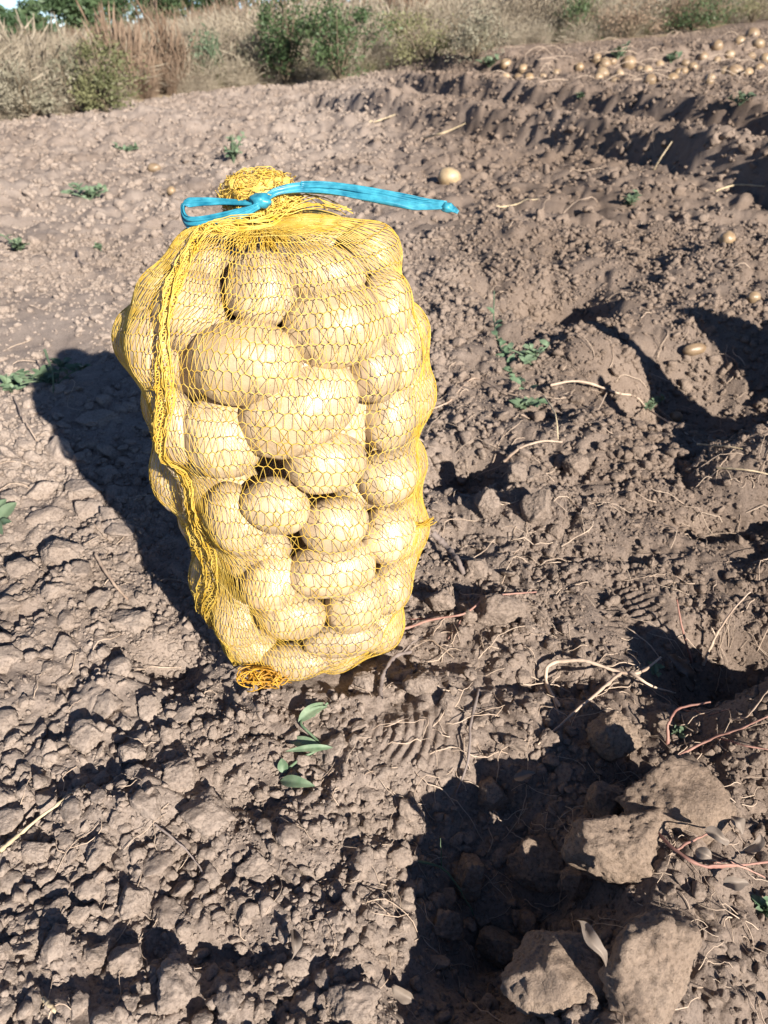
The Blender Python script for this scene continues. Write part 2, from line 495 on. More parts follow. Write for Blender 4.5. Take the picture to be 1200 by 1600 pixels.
def grid_xy():
    Y = np.repeat(ys[:, None], len(us), 1)
    X = us[None, :] * halfw(ys)[:, None]
    return X, Y
GX, GY = grid_xy()
dyr = np.gradient(ys)
dxr = halfw(ys) * 2 / NU
SP = np.maximum(dyr * 0.8, dxr)[:, None] * np.ones_like(GX)
SP[:, :NSK] *= 3; SP[:, -NSK:] *= 3; SP[:, :8] *= 8; SP[:, -8:] *= 8
GZ = height(GX, GY, SP)
GZ = np.where(GY > 60, GZ * 1.0, GZ)
print('ground', GZ.shape)
def ground_z(x, y):
    x = np.asarray(x, float); y = np.asarray(y, float)
    fj = np.interp(y, ys, np.arange(len(ys))); j = np.clip(fj.astype(int), 0, len(ys) - 2); tj = fj - j
    def row(jj):
        fi = np.interp(x / halfw(ys[jj]), us, np.arange(len(us))); i = np.clip(fi.astype(int), 0, len(us) - 2); ti = fi - i
        return GZ[jj, i] * (1 - ti) + GZ[jj, i + 1] * ti
    return row(j) * (1 - tj) + row(j + 1) * tj
def at(px, py, lift=0.0):
    """point of the built ground seen at a photograph pixel"""
    d = ray(px, py)
    t = 0.2 * 1.004 ** np.arange(1750)
    z = CAMH + t * d[2] - ground_z(t * d[0], t * d[1]) - lift
    k = int(np.argmax(z < 0)) if (z < 0).any() else len(t) - 1
    if k:
        a, b = z[k - 1], z[k]; tt = t[k - 1] + (t[k] - t[k - 1]) * a / (a - b + 1e-12)
    else: tt = t[0]
    return np.array([tt * d[0], tt * d[1], CAMH + tt * d[2] - lift]), tt

nr, nc = GX.shape
ii = np.arange(nr * nc).reshape(nr, nc)
quads = np.stack([ii[:-1, :-1], ii[:-1, 1:], ii[1:, 1:], ii[1:, :-1]], -1).reshape(-1, 4)
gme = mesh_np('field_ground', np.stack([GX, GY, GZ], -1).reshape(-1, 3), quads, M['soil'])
gme.materials.append(M['meadow'])
fc_x = GX[:-1, :-1].ravel(); fc_y = GY[:-1, :-1].ravel()
mi = (meadow_amt(fc_x, fc_y) + 0.5 * noise2(fc_x * 1.3, fc_y * 1.3, 88) > 0.1).astype(np.int32)
gme.polygons.foreach_set('material_index', mi)
ground = link('ground', gme)
tag(ground, 'dug potato field of dry brown crumbly soil', None, None, 'structure')

# ------------------------------------------------------------------ potatoes in the sack
PROF_Z = np.array([0.0, 0.012, 0.04, 0.10, 0.16, 0.25, 0.34, 0.41, 0.45, 0.49, 0.52, 0.545, 0.565, 0.580])
PROF_R = np.array([0.078, 0.106, 0.130, 0.148, 0.156, 0.165, 0.172, 0.176, 0.173, 0.160, 0.138, 0.108, 0.073, 0.035])
AX_Z = [0.0, 0.06, 0.15, 0.25, 0.40, 0.49, 0.54, 0.58]
AX_X = [-0.112, -0.103, -0.102, -0.109, -0.119, -0.115, -0.097, -0.087]
def axis_x(z):
    return np.interp(np.asarray(z) - SZ0, AX_Z, AX_X)
ELL = 0.88
SZ0 = float(macro(np.array(SX), np.array(SY))) - 0.004
NECK = np.array([SX - 0.006, SY - 0.045, SZ0 + 0.560])
NECK[0] = -0.118
def env_r(z): return np.interp(z - SZ0, PROF_Z, PROF_R)
def env_f(p):
    if p[2] > SZ0 + 0.582 or p[2] < SZ0: return 1.0
    r = env_r(p[2])
    return ((p[0] - axis_x(p[2])) / r) ** 2 + ((p[1] - SY) / (r * ELL)) ** 2 - 1
def env_hit(px, py):
    d = ray(px, py)
    best, bt = 9, None
    for t in np.arange(0.35, 1.5, 0.002):
        f = env_f(CP + t * d)
        if f < best: best, bt = f, t
        if f < 0: break
    p = CP + bt * d
    e = 1e-3
    n = np.array([env_f(p + [e, 0, 0]) - env_f(p - [e, 0, 0]), env_f(p + [0, e, 0]) - env_f(p - [0, e, 0]), env_f(p + [0, 0, e]) - env_f(p - [0, 0, e])])
    n[2] = np.clip(n[2], -0.9 * np.hypot(n[0], n[1]) - 1e-6, 2.5 * np.hypot(n[0], n[1]))
    n /= np.linalg.norm(n) + 1e-9
    return p, n, bt
def potato_mesh(seed, sub=4):
    V, F = ico(sub)
    r = np.random.default_rng(seed)
    off = r.uniform(-50, 50, 3)
    s = 1 + 0.075 * noise3(V * 1.3 + off, seed) + 0.03 * noise3(V * 2.7 + off, seed + 1)
    s *= 1 - 0.05 * (V[:, 0] * r.uniform(-1, 1))          # one end a little slimmer
    P = V * s[:, None]
    # squarish shoulders
    P = np.sign(P) * np.abs(P) ** 0.94
    for _ in range(7):                                    # eyes
        e = r.normal(size=3); e /= np.linalg.norm(e)
        d = np.arccos(np.clip(V @ e, -1, 1))
        P *= (1 - 0.035 * np.exp(-(d / 0.10) ** 2) + 0.012 * np.exp(-((d - 0.2) / 0.08) ** 2))[:, None]
    return P, F
POT = []       # centre, 3x3 axes (columns, scaled)
POT_ME = []
for k in range(10):
    P, F = potato_mesh(100 + k)
    POT_ME.append(P)
PF = ico(4)[1]
def basis(n, ang):
    """major axis at image angle ang (degrees, counter-clockwise), in the plane across n"""
    a = math.radians(ang)
    m = math.cos(a) * Rv + math.sin(a) * Uv
    m = m - (m @ n) * n; m /= np.linalg.norm(m)
    return m, np.cross(n, m), n
def new_potato(c, A, label, group, v, cat='potato', mat=None):
    """A columns = scaled axes"""
    P = POT_ME[v % len(POT_ME)]
    sc = np.linalg.norm(A, axis=0)
    me = mesh_np('potato', P * sc, PF, mat or M['potato'])
    o = link('potato', me)
    R = A / sc
    if np.linalg.det(R) < 0: R[:, 1] *= -1
    o.matrix_world = Matrix.Translation(Vector(c)) @ Matrix(R.tolist()).to_4x4()
    tag(o, label, cat, group)
    return o
INSACK = 'potatoes packed in the yellow net sack'
front = [  # px, py, half length, half width, angle, label
    (395, 425, 64, 58, 70, 'dull potato in the sack just below the tied neck, beside the yellow seam'),
    (262, 462, 72, 64, 75, 'pale potato under the top of the yellow seam, at the shoulder of the sack'),
    (545, 500, 92, 72, 15, 'biggest and brightest potato high on the front of the sack, with a white glint'),
    (632, 470, 58, 42, 95, 'potato on the sunny shoulder of the sack, beside the brightest potato'),
    (505, 400, 74, 46, 0, 'potato at the top of the sack right under the gathered neck'),
    (606, 362, 50, 44, 110, 'small potato under the blue tape at the sunny top corner of the sack'),
    (366, 572, 96, 72, 5, 'large potato with a white glint beside the yellow seam, below the dull one'),
    (480, 668, 108, 74, 28, 'long tilted potato in the middle of the sack, dark gap at its end'),
    (612, 590, 54, 44, 80, 'potato below the brightest one, on the sunny side of the sack'),
    (652, 560, 60, 34, 90, 'narrow potato at the sunny edge of the sack, beside its widest part'),
    (322, 712, 72, 66, 100, 'brownish potato beside the seam at mid height of the sack'),
    (524, 745, 68, 52, 10, 'potato tucked under the long tilted potato in the sack'),
    (640, 660, 62, 44, 85, 'potato at mid height on the sunny edge of the sack'),
    (640, 758, 52, 46, 30, 'potato on the sunny edge of the sack, level with the one under the long potato'),
    (424, 815, 57, 48, -10, 'shiny yellowish round potato low in the middle of the sack'),
    (350, 838, 62, 46, 110, 'shaded potato beside the loose part of the seam'),
    (534, 843, 57, 47, 22, 'tan potato beside the shiny yellowish one, low in the sack'),
    (636, 848, 50, 44, 60, 'potato beside the loose thread tab on the sunny edge of the sack'),
    (412, 938, 56, 44, 60, 'small potato under the shiny yellowish one'),
    (530, 916, 76, 48, 8, 'bright oval potato in the lower part of the sack'),
    (345, 985, 56, 40, 95, 'small potato behind the loose lower end of the seam'),
    (450, 988, 58, 42, -5, 'potato under the small one and the bright oval one, near the sack bottom'),
    (575, 968, 58, 46, 50, 'potato near the sack bottom, under the bright oval one on its sunny side'),
    (634, 930, 48, 34, 75, 'potato at the lowest bulge of the sunny edge of the sack'),
    (545, 1022, 66, 32, 8, 'flattish potato at the bottom of the sack, toward the sunny side'),
    (455, 1055, 54, 30, 0, 'lowest potato of the sack, beside the gathered bottom end'),
    (208, 545, 66, 44, 95, 'potato bulging from the shaded edge of the sack, level with the large glinting one'),
    (252, 680, 66, 36, 100, 'potato hanging along the shaded edge of the sack at mid height'),
    (226, 440, 56, 46, 62, 'potato on the shaded shoulder of the sack, outside the yellow seam'),
    (296, 388, 50, 40, 35, 'potato high on the shaded shoulder, under the blue loop'),
    (375, 1030, 44, 32, -20, 'small potato above the gathered bottom end of the sack'),
]
for k, (px, py, a, b, ang, lab) in enumerate(front):
    p, n, t = env_hit(px, py)
    vd = ray(px, py); vd = vd / np.linalg.norm(vd)
    ra, rb = min(a / FPX * t * 0.965, 0.070), min(b / FPX * t * 0.97, 0.055)
    rc = rb * 0.95
    nn = -0.75 * vd + 0.25 * n; nn /= np.linalg.norm(nn)
    m, q, nn = basis(nn, ang)
    A = np.stack([m * ra, q * rb, nn * rc], 1)
    c = p - n * np.linalg.norm(A.T @ n) * 0.96
    n = nn
    if c[2] < SZ0 + rb * 0.8: c[2] = SZ0 + rb * 0.8
    lim = float(env_r(c[2])) - rc * 0.95
    q_ = np.array([c[0] - axis_x(c[2]), (c[1] - SY) / ELL]); lq = np.linalg.norm(q_)
    if c[2] < SZ0 + 0.10 and lq > lim: c[0] = axis_x(c[2]) + q_[0] * lim / lq; c[1] = SY + q_[1] * lim / lq * ELL
    A = np.stack([m * ra, q * rb, n * rc], 1)
    POT.append((c, A)); new_potato(c, A, lab, INSACK, k)
# the ones behind and inside
def filler(c, n, ra, rb, rc, ang, label, v):
    t1 = np.cross([0, 0, 1.0], n); t1 /= np.linalg.norm(t1); t2 = np.cross(n, t1)
    m = math.cos(ang) * t1 + math.sin(ang) * t2; q = np.cross(n, m)
    A = np.stack([m * ra, q * rb, n * rc], 1)
    POT.append((c, A)); new_potato(c, A, label, INSACK, v)
rows = [0.045, 0.12, 0.20, 0.28, 0.36, 0.435]
kk = 0
for ri, z in enumerate(rows):
    for th in np.arange(0, 2 * math.pi, 2 * math.pi / 9.0) + ri * 0.35:
        R = float(np.interp(z, PROF_Z, PROF_R))
        n = np.array([math.cos(th), math.sin(th) * 1.1, 0.15 * rng.normal()]); n /= np.linalg.norm(n)
        ra, rb = rng.uniform(0.044, 0.054), rng.uniform(0.036, 0.042); rc = rb * 0.88
        fr_ = math.sin(th) < -0.1
        Rq = (R - rc) * (0.72 if fr_ else 1.0)
        c = np.array([float(axis_x(SZ0 + z)) + Rq * math.cos(th), SY + Rq * ELL * math.sin(th), SZ0 + z + rng.normal() * 0.008])
        if min(np.linalg.norm(c - q[0]) for q in POT) > (0.062 if not fr_ else 0.046):
            filler(c, n, ra, rb, rc, rng.uniform(-0.6, 0.6), 'potato deep in the sack, half seen in the dark gaps between the front ones' if fr_ else 'potato at the back of the net sack, turned away from the camera', kk); kk += 1
for (dx, dy, z) in [(-0.06, 0.05, 0.505), (0.03, 0.06, 0.52), (0.07, 0.02, 0.515), (-0.02, -0.01, 0.505), (-0.085, 0.0, 0.475), (0.06, -0.03, 0.515)]:
    c = np.array([float(axis_x(SZ0 + z)) + dx, SY + dy, SZ0 + z])
    if min(np.linalg.norm(c - q[0]) for q in POT) > 0.05:
        filler(c, np.array([dx, dy, 0.25]) / np.linalg.norm([dx, dy, 0.25]), 0.052, 0.042, 0.036, rng.uniform(0, 3), 'potato on the crown of the sack behind the neck', kk); kk += 1
for (dx, dy, z) in [(0, 0.01, 0.10), (0.03, 0, 0.19), (-0.03, 0.01, 0.25), (0.02, 0.0, 0.33), (-0.02, 0.01, 0.41), (0.05, 0.02, 0.42), (0.0, 0.0, 0.47)]:
    filler(np.array([float(axis_x(SZ0 + z)) + dx, SY + dy, SZ0 + z]), np.array([0.2, 1, 0.1]) / 1.03, 0.055, 0.046, 0.042, rng.uniform(0, 3), 'potato in the dark core of the sack', kk); kk += 1
print('potatoes', len(POT))

# ------------------------------------------------------------------ the net hull, stretched over the potatoes
NS, NT_ = 170, 256
prof = np.array([[0.010, 0.566]] + [[r, z] for r, z in zip(PROF_R[::-1], PROF_Z[::-1])][1:] + [[0.012, -0.004]])
dd = np.r_[0, np.cumsum(np.linalg.norm(np.diff(prof, axis=0), axis=1))]
LEN = dd[-1]
sv = np.linspace(0, LEN, NS)
pr = np.interp(sv, dd, prof[:, 0]); pz = np.interp(sv, dd, prof[:, 1])
th = np.arange(NT_) * 2 * math.pi / NT_
ox = np.zeros(NS)
topw = smooth(0.20, 0.0, sv)                    # near the neck the rows gather round the tie
cxs = axis_x(SZ0 + pz) + (NECK[0] - axis_x(SZ0 + pz)) * topw; cys = SY + (NECK[1] - SY) * topw
S0 = np.stack([cxs[:, None] + pr[:, None] * np.cos(th)[None], cys[:, None] + pr[:, None] * ELL * np.sin(th)[None], (SZ0 + pz)[:, None] + 0 * th[None]], -1)
oz = SZ0 + np.clip(pz, 0.12, 0.42)
O = np.stack([axis_x(oz), np.full(NS, SY), oz], -1)[:, None, :] + np.zeros_like(S0)
D = S0 - O
d_env = np.linalg.norm(D, axis=2); D /= d_env[..., None]
Rraw = np.zeros_like(d_env)
for c, A in POT:
    Ai = np.linalg.inv(A)
    o = (O - c) @ Ai.T; dv = D @ Ai.T
    a = (dv * dv).sum(2); b = (o * dv).sum(2); cc = (o * o).sum(2) - 1
    disc = b * b - a * cc
    tx = np.where(disc > 0, (-b + np.sqrt(np.maximum(disc, 0))) / a, 0)
    Rraw = np.maximum(Rraw, tx)
lowcap = np.where(sv < 0.10, 1.0, 0.80)[:, None]
Rraw = np.clip(Rraw * 1.012, lowcap * 0.985 * d_env, np.where(sv > LEN - 0.16, 1.5, 1.16)[:, None] * d_env)
w0 = smooth(0.10, 0.015, sv)[:, None]
Rraw = Rraw * (1 - w0) + np.maximum(d_env, np.minimum(Rraw, d_env * 1.05)) * w0
def blur(R):
    R = (np.roll(R, 1, 1) + np.roll(R, -1, 1) + np.roll(R, 2, 1) + np.roll(R, -2, 1) + R) / 5
    Q = np.vstack([R[:1], R, R[-1:]])
    return (Q[:-2] + Q[1:-1] + Q[2:]) / 3
HR = Rraw.copy()
for _ in range(60): HR = np.maximum(Rraw, blur(HR))
for _ in range(1): HR = np.maximum(Rraw * 0.998, blur(HR))
HR += 0.0015
HULL = O + D * HR[..., None]
HULL[..., 2] = np.maximum(HULL[..., 2], SZ0 - 0.006)
def hull_at(s, t):
    """s metres from the neck along the profile, t angle"""
    s = np.asarray(s, float); t = np.asarray(t, float)
    fs = np.clip(s / LEN * (NS - 1), 0, NS - 1.001); i = fs.astype(int); u = (fs - i)[..., None]
    ft = (t / (2 * math.pi) * NT_) % NT_; j = ft.astype(int) % NT_; v = (ft - np.floor(ft))[..., None]
    j1 = (j + 1) % NT_
    return (HULL[i, j] * (1 - v) + HULL[i, j1] * v) * (1 - u) + (HULL[i + 1, j] * (1 - v) + HULL[i + 1, j1] * v) * u
def hull_n(s, t):
    e = 0.004
    a = hull_at(np.asarray(s) + e, t) - hull_at(np.asarray(s) - e, t)
    b = hull_at(s, np.asarray(t) + 0.03) - hull_at(s, np.asarray(t) - 0.03)
    n = np.cross(a, b)
    return n / (np.linalg.norm(n, axis=-1)[..., None] + 1e-9)

sack = link('net_sack', None, loc=(SX, SY, SZ0))
tag(sack, 'yellow knitted net sack full of potatoes standing upright, tied with blue tape', 'sack')
SACKO = np.array([SX, SY, SZ0])
def sack_part(name, V, F, mat, label=None, parent=None, smooth_shade=True):
    o = link(name, mesh_np(name, np.asarray(V) - SACKO, F, mat, smooth_shade), parent or sack)
    if label: o['label'] = label
    return o
# rows of knitted thread
row_s = []
s = 0.012
while s < LEN - 0.012:
    row_s.append(s)
    s += np.interp(s, [0, 0.1, 0.3, 0.5, 0.65, LEN], [0.014, 0.0175, 0.0170, 0.016, 0.0130, 0.0125])
row_s = np.array(row_s)
NC = 146
def warp_t(s, t):
    return t + 0.10 * np.sin(2 * t + 1.2) + 0.05 * np.sin(3 * t - 6 * s) + 0.03 * noise2(np.cos(t) * 2 + 5, s * 9 + np.sin(t) * 2, 31)
def warp_s(s, t):
    amp = smooth(0.0, 0.1, s) * smooth(LEN, LEN - 0.06, s)
    return s + amp * (0.010 * np.sin(2 * t + 0.8 + 3 * s) + 0.006 * np.sin(3 * t - 9 * s) + 0.005 * noise2(np.cos(t) * 3, s * 14 + np.sin(t) * 3, 32))
parts = []
def net_pt(s, t, lift=0.0):
    ss = warp_s(s, t); tt = warp_t(s, t)
    p = hull_at(ss, tt)
    return p
jj = np.arange(NC)
zig = 0.0024
nodes_dn, nodes_up = [], []
for i, s in enumerate(row_s):
    off = 0.5 * (i % 2)
    jt = rng.normal(0, 0.10, NC); js = rng.normal(0, 0.0009, NC)
    zz = zig * smooth(0.02, 0.12, s)
    tdn = (jj + off + jt) * 2 * math.pi / NC; tup = (jj + 0.5 + off + rng.normal(0, 0.10, NC)) * 2 * math.pi / NC
    nodes_dn.append((s + zz / 2 + js, tdn)); nodes_up.append((s - zz / 2 + js, tup))
RT = 0.00038
def add_threads(s0, t0, s1, t1, K, r):
    u = np.linspace(0, 1, K)[None, :]
    S = s0[:, None] * (1 - u) + s1[:, None] * u
    dt = (t1 - t0 + math.pi) % (2 * math.pi) - math.pi
    T = t0[:, None] + dt[:, None] * u
    P = net_pt(S, T)
    ref = P - np.array([SX - 0.01, SY, 0]) ; ref[..., 2] = 0.02
    parts.append(tubes(P, r, 4, ref))
for i in range(len(row_s)):
    sd_, td = nodes_dn[i]; su, tu = nodes_up[i]
    # zig-zag row thread
    add_threads(sd_, td, su, tu, 3, RT * 1.08)
    add_threads(su, tu, np.roll(sd_, -1), np.roll(td, -1), 3, RT * 1.08)
    if i + 1 < len(row_s):
        su2, tu2 = nodes_up[i + 1]
        # each lower loop is held by two threads running down to the next row
        k = 0 if i % 2 == 0 else 1
        A_ = np.roll(tu2, 1 - k) if False else tu2
        d0 = ((tu2[None, :] - td[:, None]) + math.pi) % (2 * math.pi) - math.pi
        order = np.argsort(np.abs(d0), axis=1)[:, :2]
        for q in (0, 1):
            add_threads(sd_, td, su2[order[:, q]], tu2[order[:, q]], 4, RT * 0.70)
V, F = join(parts)
print('net quads', len(F))
net = sack_part('netting', V, F, M['net'])
net['kind'] = 'stuff'

# the seam: a dense doubled strip from the neck down the shaded side of the front
seam_px = [(425, 345), (380, 362), (330, 395), (290, 432), (264, 490), (256, 560), (252, 640), (262, 715), (278, 790), (296, 860), (312, 930), (330, 1000), (362, 1050)]
sl_, tl_ = [], []
for px, py in seam_px:
    p, n, t = env_hit(px, py)
    k = np.argmin(((S0 - p) ** 2).sum(2)); i, j = np.unravel_index(k, d_env.shape)
    sl_.append(sv[i]); tl_.append(th[j])
tl_ = np.unwrap(tl_)
sl_ = np.maximum.accumulate(np.array(sl_) + np.arange(len(sl_)) * 1e-4)
NR_ = int((sl_[-1] - sl_[0]) / 0.0058)
ss = np.linspace(sl_[0], sl_[-1], NR_)
tc = np.interp(ss, sl_, tl_)
for _ in range(8): tc[1:-1] = (tc[:-2] + tc[1:-1] * 2 + tc[2:]) / 4
f01 = (ss - ss[0]) / (ss[-1] - ss[0])
flap = smooth(0.5, 0.72, f01) * smooth(1.0, 0.90, f01)
wid = 0.017 + 0.020 * flap + 0.004 * np.sin(ss * 30)
NA = 8
ac = np.linspace(-0.5, 0.5, NA)
C = hull_at(ss, tc); N = hull_n(ss, tc)
N = np.where(((C - np.array([SX, SY, SZ0 + 0.3])) * N).sum(1)[:, None] < 0, -N, N)
T = np.gradient(C, axis=0); T /= np.linalg.norm(T, axis=1)[:, None]
W = np.cross(T, N); W /= np.linalg.norm(W, axis=1)[:, None]
W = np.where((W[:, 0] > 0)[:, None], -W, W)      # points to the shaded side
SEAM = C[:, None, :] + W[:, None, :] * (ac[None, :, None] * wid[:, None, None] + (0.006 * flap)[:, None, None])
lift = 0.0030 + 0.0025 * np.cos(ac[None] * 9 + ss[:, None] * 60) + flap[:, None] * (ac[None] + 0.5) * 0.004 + 0.0006 * rng.normal(size=(NR_, NA))
SEAM = SEAM + N[:, None, :] * lift[..., None] + rng.normal(size=SEAM.shape) * 0.0004
sp = []
refN = np.repeat(N[:, None, :], NA, 1)
sp.append(tubes(SEAM, 0.00050, 4, refN))                                 # cross threads
ST = SEAM.transpose(1, 0, 2)
sp.append(tubes(ST, 0.00050, 4, refN.transpose(1, 0, 2)))              # lengthwise threads
ST2 = ST + rng.normal(size=ST.shape) * 0.0007 + N[None] * 0.0012
sp.append(tubes(ST2, 0.00055, 4, refN.transpose(1, 0, 2)))
# diagonal knit
Dg = np.stack([SEAM[:-1, :-1], (SEAM[:-1, :-1] + SEAM[1:, 1:]) / 2 + N[:-1, None] * 0.001, SEAM[1:, 1:]], 2).reshape(-1, 3, 3)
sp.append(tubes(Dg, 0.0005, 3))
# frayed loops along the outer edge
edge = SEAM[:, -1]
fr = []
for k in range(2, NR_ - 2):
    if rng.random() < 0.75 and f01[k] > 0.35:
        L = rng.uniform(0.003, 0.010)
        p0 = edge[k]; p2 = edge[k] + T[k] * rng.uniform(-0.003, 0.006); pm = (p0 + p2) / 2 + W[k] * L + N[k] * rng.normal() * 0.003
        fr.append([p0, pm, p2])
sp.append(tubes(np.array(fr), 0.0006, 3))
V, F = join(sp)
seam = sack_part('seam_strip', V, F, M['net'], 'dense doubled yellow seam running down the sack')
seam['kind'] = 'stuff'

# ------------------------------------------------------------------ gathered neck above the tie
def arcs_on(c, ax, n, r, seed, K=9, span=1.6, jit=0.0015):
    g = np.random.default_rng(seed)
    out = []
    for _ in range(n):
        d0 = g.normal(size=3); d0 /= np.linalg.norm(d0)
        v = np.cross(d0, g.normal(size=3)); v /= np.linalg.norm(v)
        a = np.linspace(0, g.uniform(0.4, span), K)
        p = np.cos(a)[:, None] * d0 + np.sin(a)[:, None] * v
        out.append(c + p * ax * (1 + g.normal() * 0.05) + g.normal(size=(K, 3)) * jit)
    return tubes(np.array(out), r, 3)
BUN = NECK + np.array([-0.004, 0.040, 0.024])
Vi, Fi = ico(4)
core = Vi * np.array([0.036, 0.028, 0.022]) * (1 + 0.2 * noise3(Vi * 3, 5) + 0.06 * noise3(Vi * 9, 6))[:, None] + BUN
sack_part('neck_bunch', core, Fi, thread_mat('bunched_net', (0.62, 0.40, 0.09), (0.80, 0.58, 0.17), 0.2, 0.6, 300), 'crumpled net end bunched above the tie')
pp = [arcs_on(BUN, np.array([0.039, 0.031, 0.0245]), 200, 0.00045, 4, jit=0.002)]
# threads drawn together through the tie
g = np.random.default_rng(9)
bunch = []
for _ in range(150):
    a = g.uniform(0, 2 * math.pi); q = g.uniform(0.3, 1)
    p0 = NECK + np.array([math.cos(a) * 0.026, math.sin(a) * 0.018 - 0.004, -0.010 + 0.004 * g.normal()])
    p1 = NECK + np.array([math.cos(a) * 0.007, math.sin(a) * 0.006 + 0.006, 0.007]) + g.normal(size=3) * 0.0015
    p2 = BUN + np.array([math.cos(a) * 0.030 * q, 0.01 + math.sin(a) * 0.02, -0.006 + 0.022 * q]) + g.normal(size=3) * 0.002
    bunch.append(spline([p0, p1, p2], 8))
pp.append(tubes(np.array(bunch), 0.00065, 3))
# stray ends running along the tape
loose = []
for k in range(14):
    x1 = g.uniform(0.03, 0.085)
    p0 = NECK + np.array([0.010, 0.014, 0.012]); 
    loose.append(spline([p0 + g.normal(size=3) * 0.004, p0 + np.array([x1 * 0.5, 0.012, 0.010 + 0.004 * g.normal()]), p0 + np.array([x1, 0.018 + 0.006 * g.normal(), 0.002 + 0.004 * g.normal()])], 8) + g.normal(size=(8, 3)) * 0.0008)
pp.append(tubes(np.array(loose), 0.0006, 3))
V, F = join(pp)
nk = sack_part('neck_threads', V, F, M['net']); nk['kind'] = 'stuff'

# gathered bottom end, dusty and orange
def hull_pix(px, py):
    d = HULL.reshape(-1, 3) - CP
    z = d @ Fv
    e = np.hypot(600 + FPX * (d @ Rv) / z - px, 800 - FPX * (d @ Uv) / z - py) + 400 * z
    k = int(np.argmin(e)); return HULL.reshape(-1, 3)[k]
BG = hull_pix(404, 1056) + np.array([0, -0.010, 0.0])
print('bottom', BG, proj(BG))
loops = []
for k in range(60):
    a = g.uniform(0, 2 * math.pi); r1 = g.uniform(0.008, 0.020)
    e1 = g.normal(size=3); e1 /= np.linalg.norm(e1); e2 = np.cross(e1, g.normal(size=3)); e2 /= np.linalg.norm(e2)
    tt = np.linspace(0, g.uniform(3, 6), 12)
    loops.append(BG + (np.cos(tt)[:, None] * e1 + np.sin(tt)[:, None] * e2) * r1 * np.array([1.15, 0.6, 0.55]) + g.normal(size=3) * np.array([0.012, 0.004, 0.004]))
L_ = np.array(loops); L_[..., 2] = np.maximum(L_[..., 2], SZ0 + 0.001)
V, F = tubes(L_, 0.0008, 4)
bg_ = sack_part('bottom_gather', V, F, M['net_dirty'], 'dusty orange knot of net gathered at the sack bottom'); bg_['kind'] = 'stuff'

# thread tab on the sunny edge
p = hull_pix(671, 812); n = np.array([1.0, 0, 0])
tabs = []
for k in range(9):
    q = p + n * 0.0 + g.normal(size=3) * 0.002
    e = q + np.array([0.018, -0.004, 0.010]) + g.normal(size=3) * np.array([0.002, 0.002, 0.003])
    tabs.append(spline([q, (q + e) / 2 + [0, 0, -0.003], e], 6))
V, F = tubes(np.array(tabs), 0.0007, 4)
sack_part('thread_tab', V, F, M['net'], 'short loose yellow tab on the sunny edge')

# ------------------------------------------------------------------ blue tape
def ribbon(path, width, normal, seed=0, thick=0.0007, creases=5, n=40, wobble=0.002):
    """flat creased tape; path points, width per point, face normal per point"""
    g = np.random.default_rng(seed)
    P = spline(path, n)
    u = np.linspace(0, 1, n)
    w = np.interp(u, np.linspace(0, 1, len(width)), width)
    Nn = np.array([[np.interp(t, np.linspace(0, 1, len(normal)), np.array(normal)[:, k]) for k in range(3)] for t in u])
    T = np.gradient(P, axis=0); T /= np.linalg.norm(T, axis=1)[:, None]
    Nn = Nn - (Nn * T).sum(1)[:, None] * T; Nn /= np.linalg.norm(Nn, axis=1)[:, None]
    B = np.cross(T, Nn)
    m = 15
    a = np.linspace(-0.5, 0.5, m)
    ph = g.uniform(0, 6)
    cre = wobble * (np.sin(a[None] * creases * 6.28 + ph + 1.2 * np.sin(u[:, None] * 6 + ph)) * 0.6 + 0.7 * noise2(a[None] * 7 + ph + 0 * u[:, None], u[:, None] * 5, seed))
    cre *= np.clip(w / np.max(w), 0.25, 1)[:, None]
    top = P[:, None] + B[:, None] * (a[None, :, None] * w[:, None, None]) + Nn[:, None] * (cre[..., None] + thick)
    bot = P[:, None] + B[:, None] * (a[None, :, None] * w[:, None, None]) + Nn[:, None] * (cre[..., None] - thick)
    ring = np.concatenate([top, bot[:, ::-1]], 1)
    K = ring.shape[1]
    idx = np.arange(n * K).reshape(n, K)
    A_, B_ = idx[:-1], idx[1:]
    F = np.stack([A_, np.roll(A_, -1, 1), np.roll(B_, -1, 1), B_], -1).reshape(-1, 4)
    caps = []
    for e in (0, n - 1):
        for k in range(m - 1): caps.append([idx[e, k], idx[e, k + 1], idx[e, K - 2 - k], idx[e, K - 1 - k]])
    return ring.reshape(-1, 3), np.vstack([F, np.array(caps)])
def pix3(px, py, t):
    return CP + t * ray(px, py)
tn = float((NECK - CP) @ Fv)
tape = link('tie_tape', None, sack)
tape['label'] = 'crumpled blue plastic tape tied round the neck'
up = [0, -0.75, 0.65]
# long free end to the sunny side
path = [pix3(408, 318, tn - 0.014), pix3(430, 301, tn - 0.008), pix3(470, 294, tn - 0.004), pix3(530, 297, tn - 0.002), pix3(600, 308, tn - 0.002), pix3(660, 319, tn), pix3(698, 323, tn)]
V1, F1 = ribbon(path, [0.006, 0.009, 0.011, 0.0125, 0.0135, 0.014, 0.005], [up, up, [0, -.6, .8], up, up, [0, -.8, .6], up], 3, creases=6, wobble=0.0032)
path2 = [p + np.array([0, 0.001, 0.0028]) for p in path[2:]]
V2, F2 = ribbon(path2, [0.006, 0.007, 0.007, 0.006, 0.004], [up, [0, -.4, .9], up, [0, -.9, .4], up], 5, creases=3)
V, F = join([(V1, F1), (V2, F2)])
sack_part('free_end', V, F, M['tape'], None, tape)
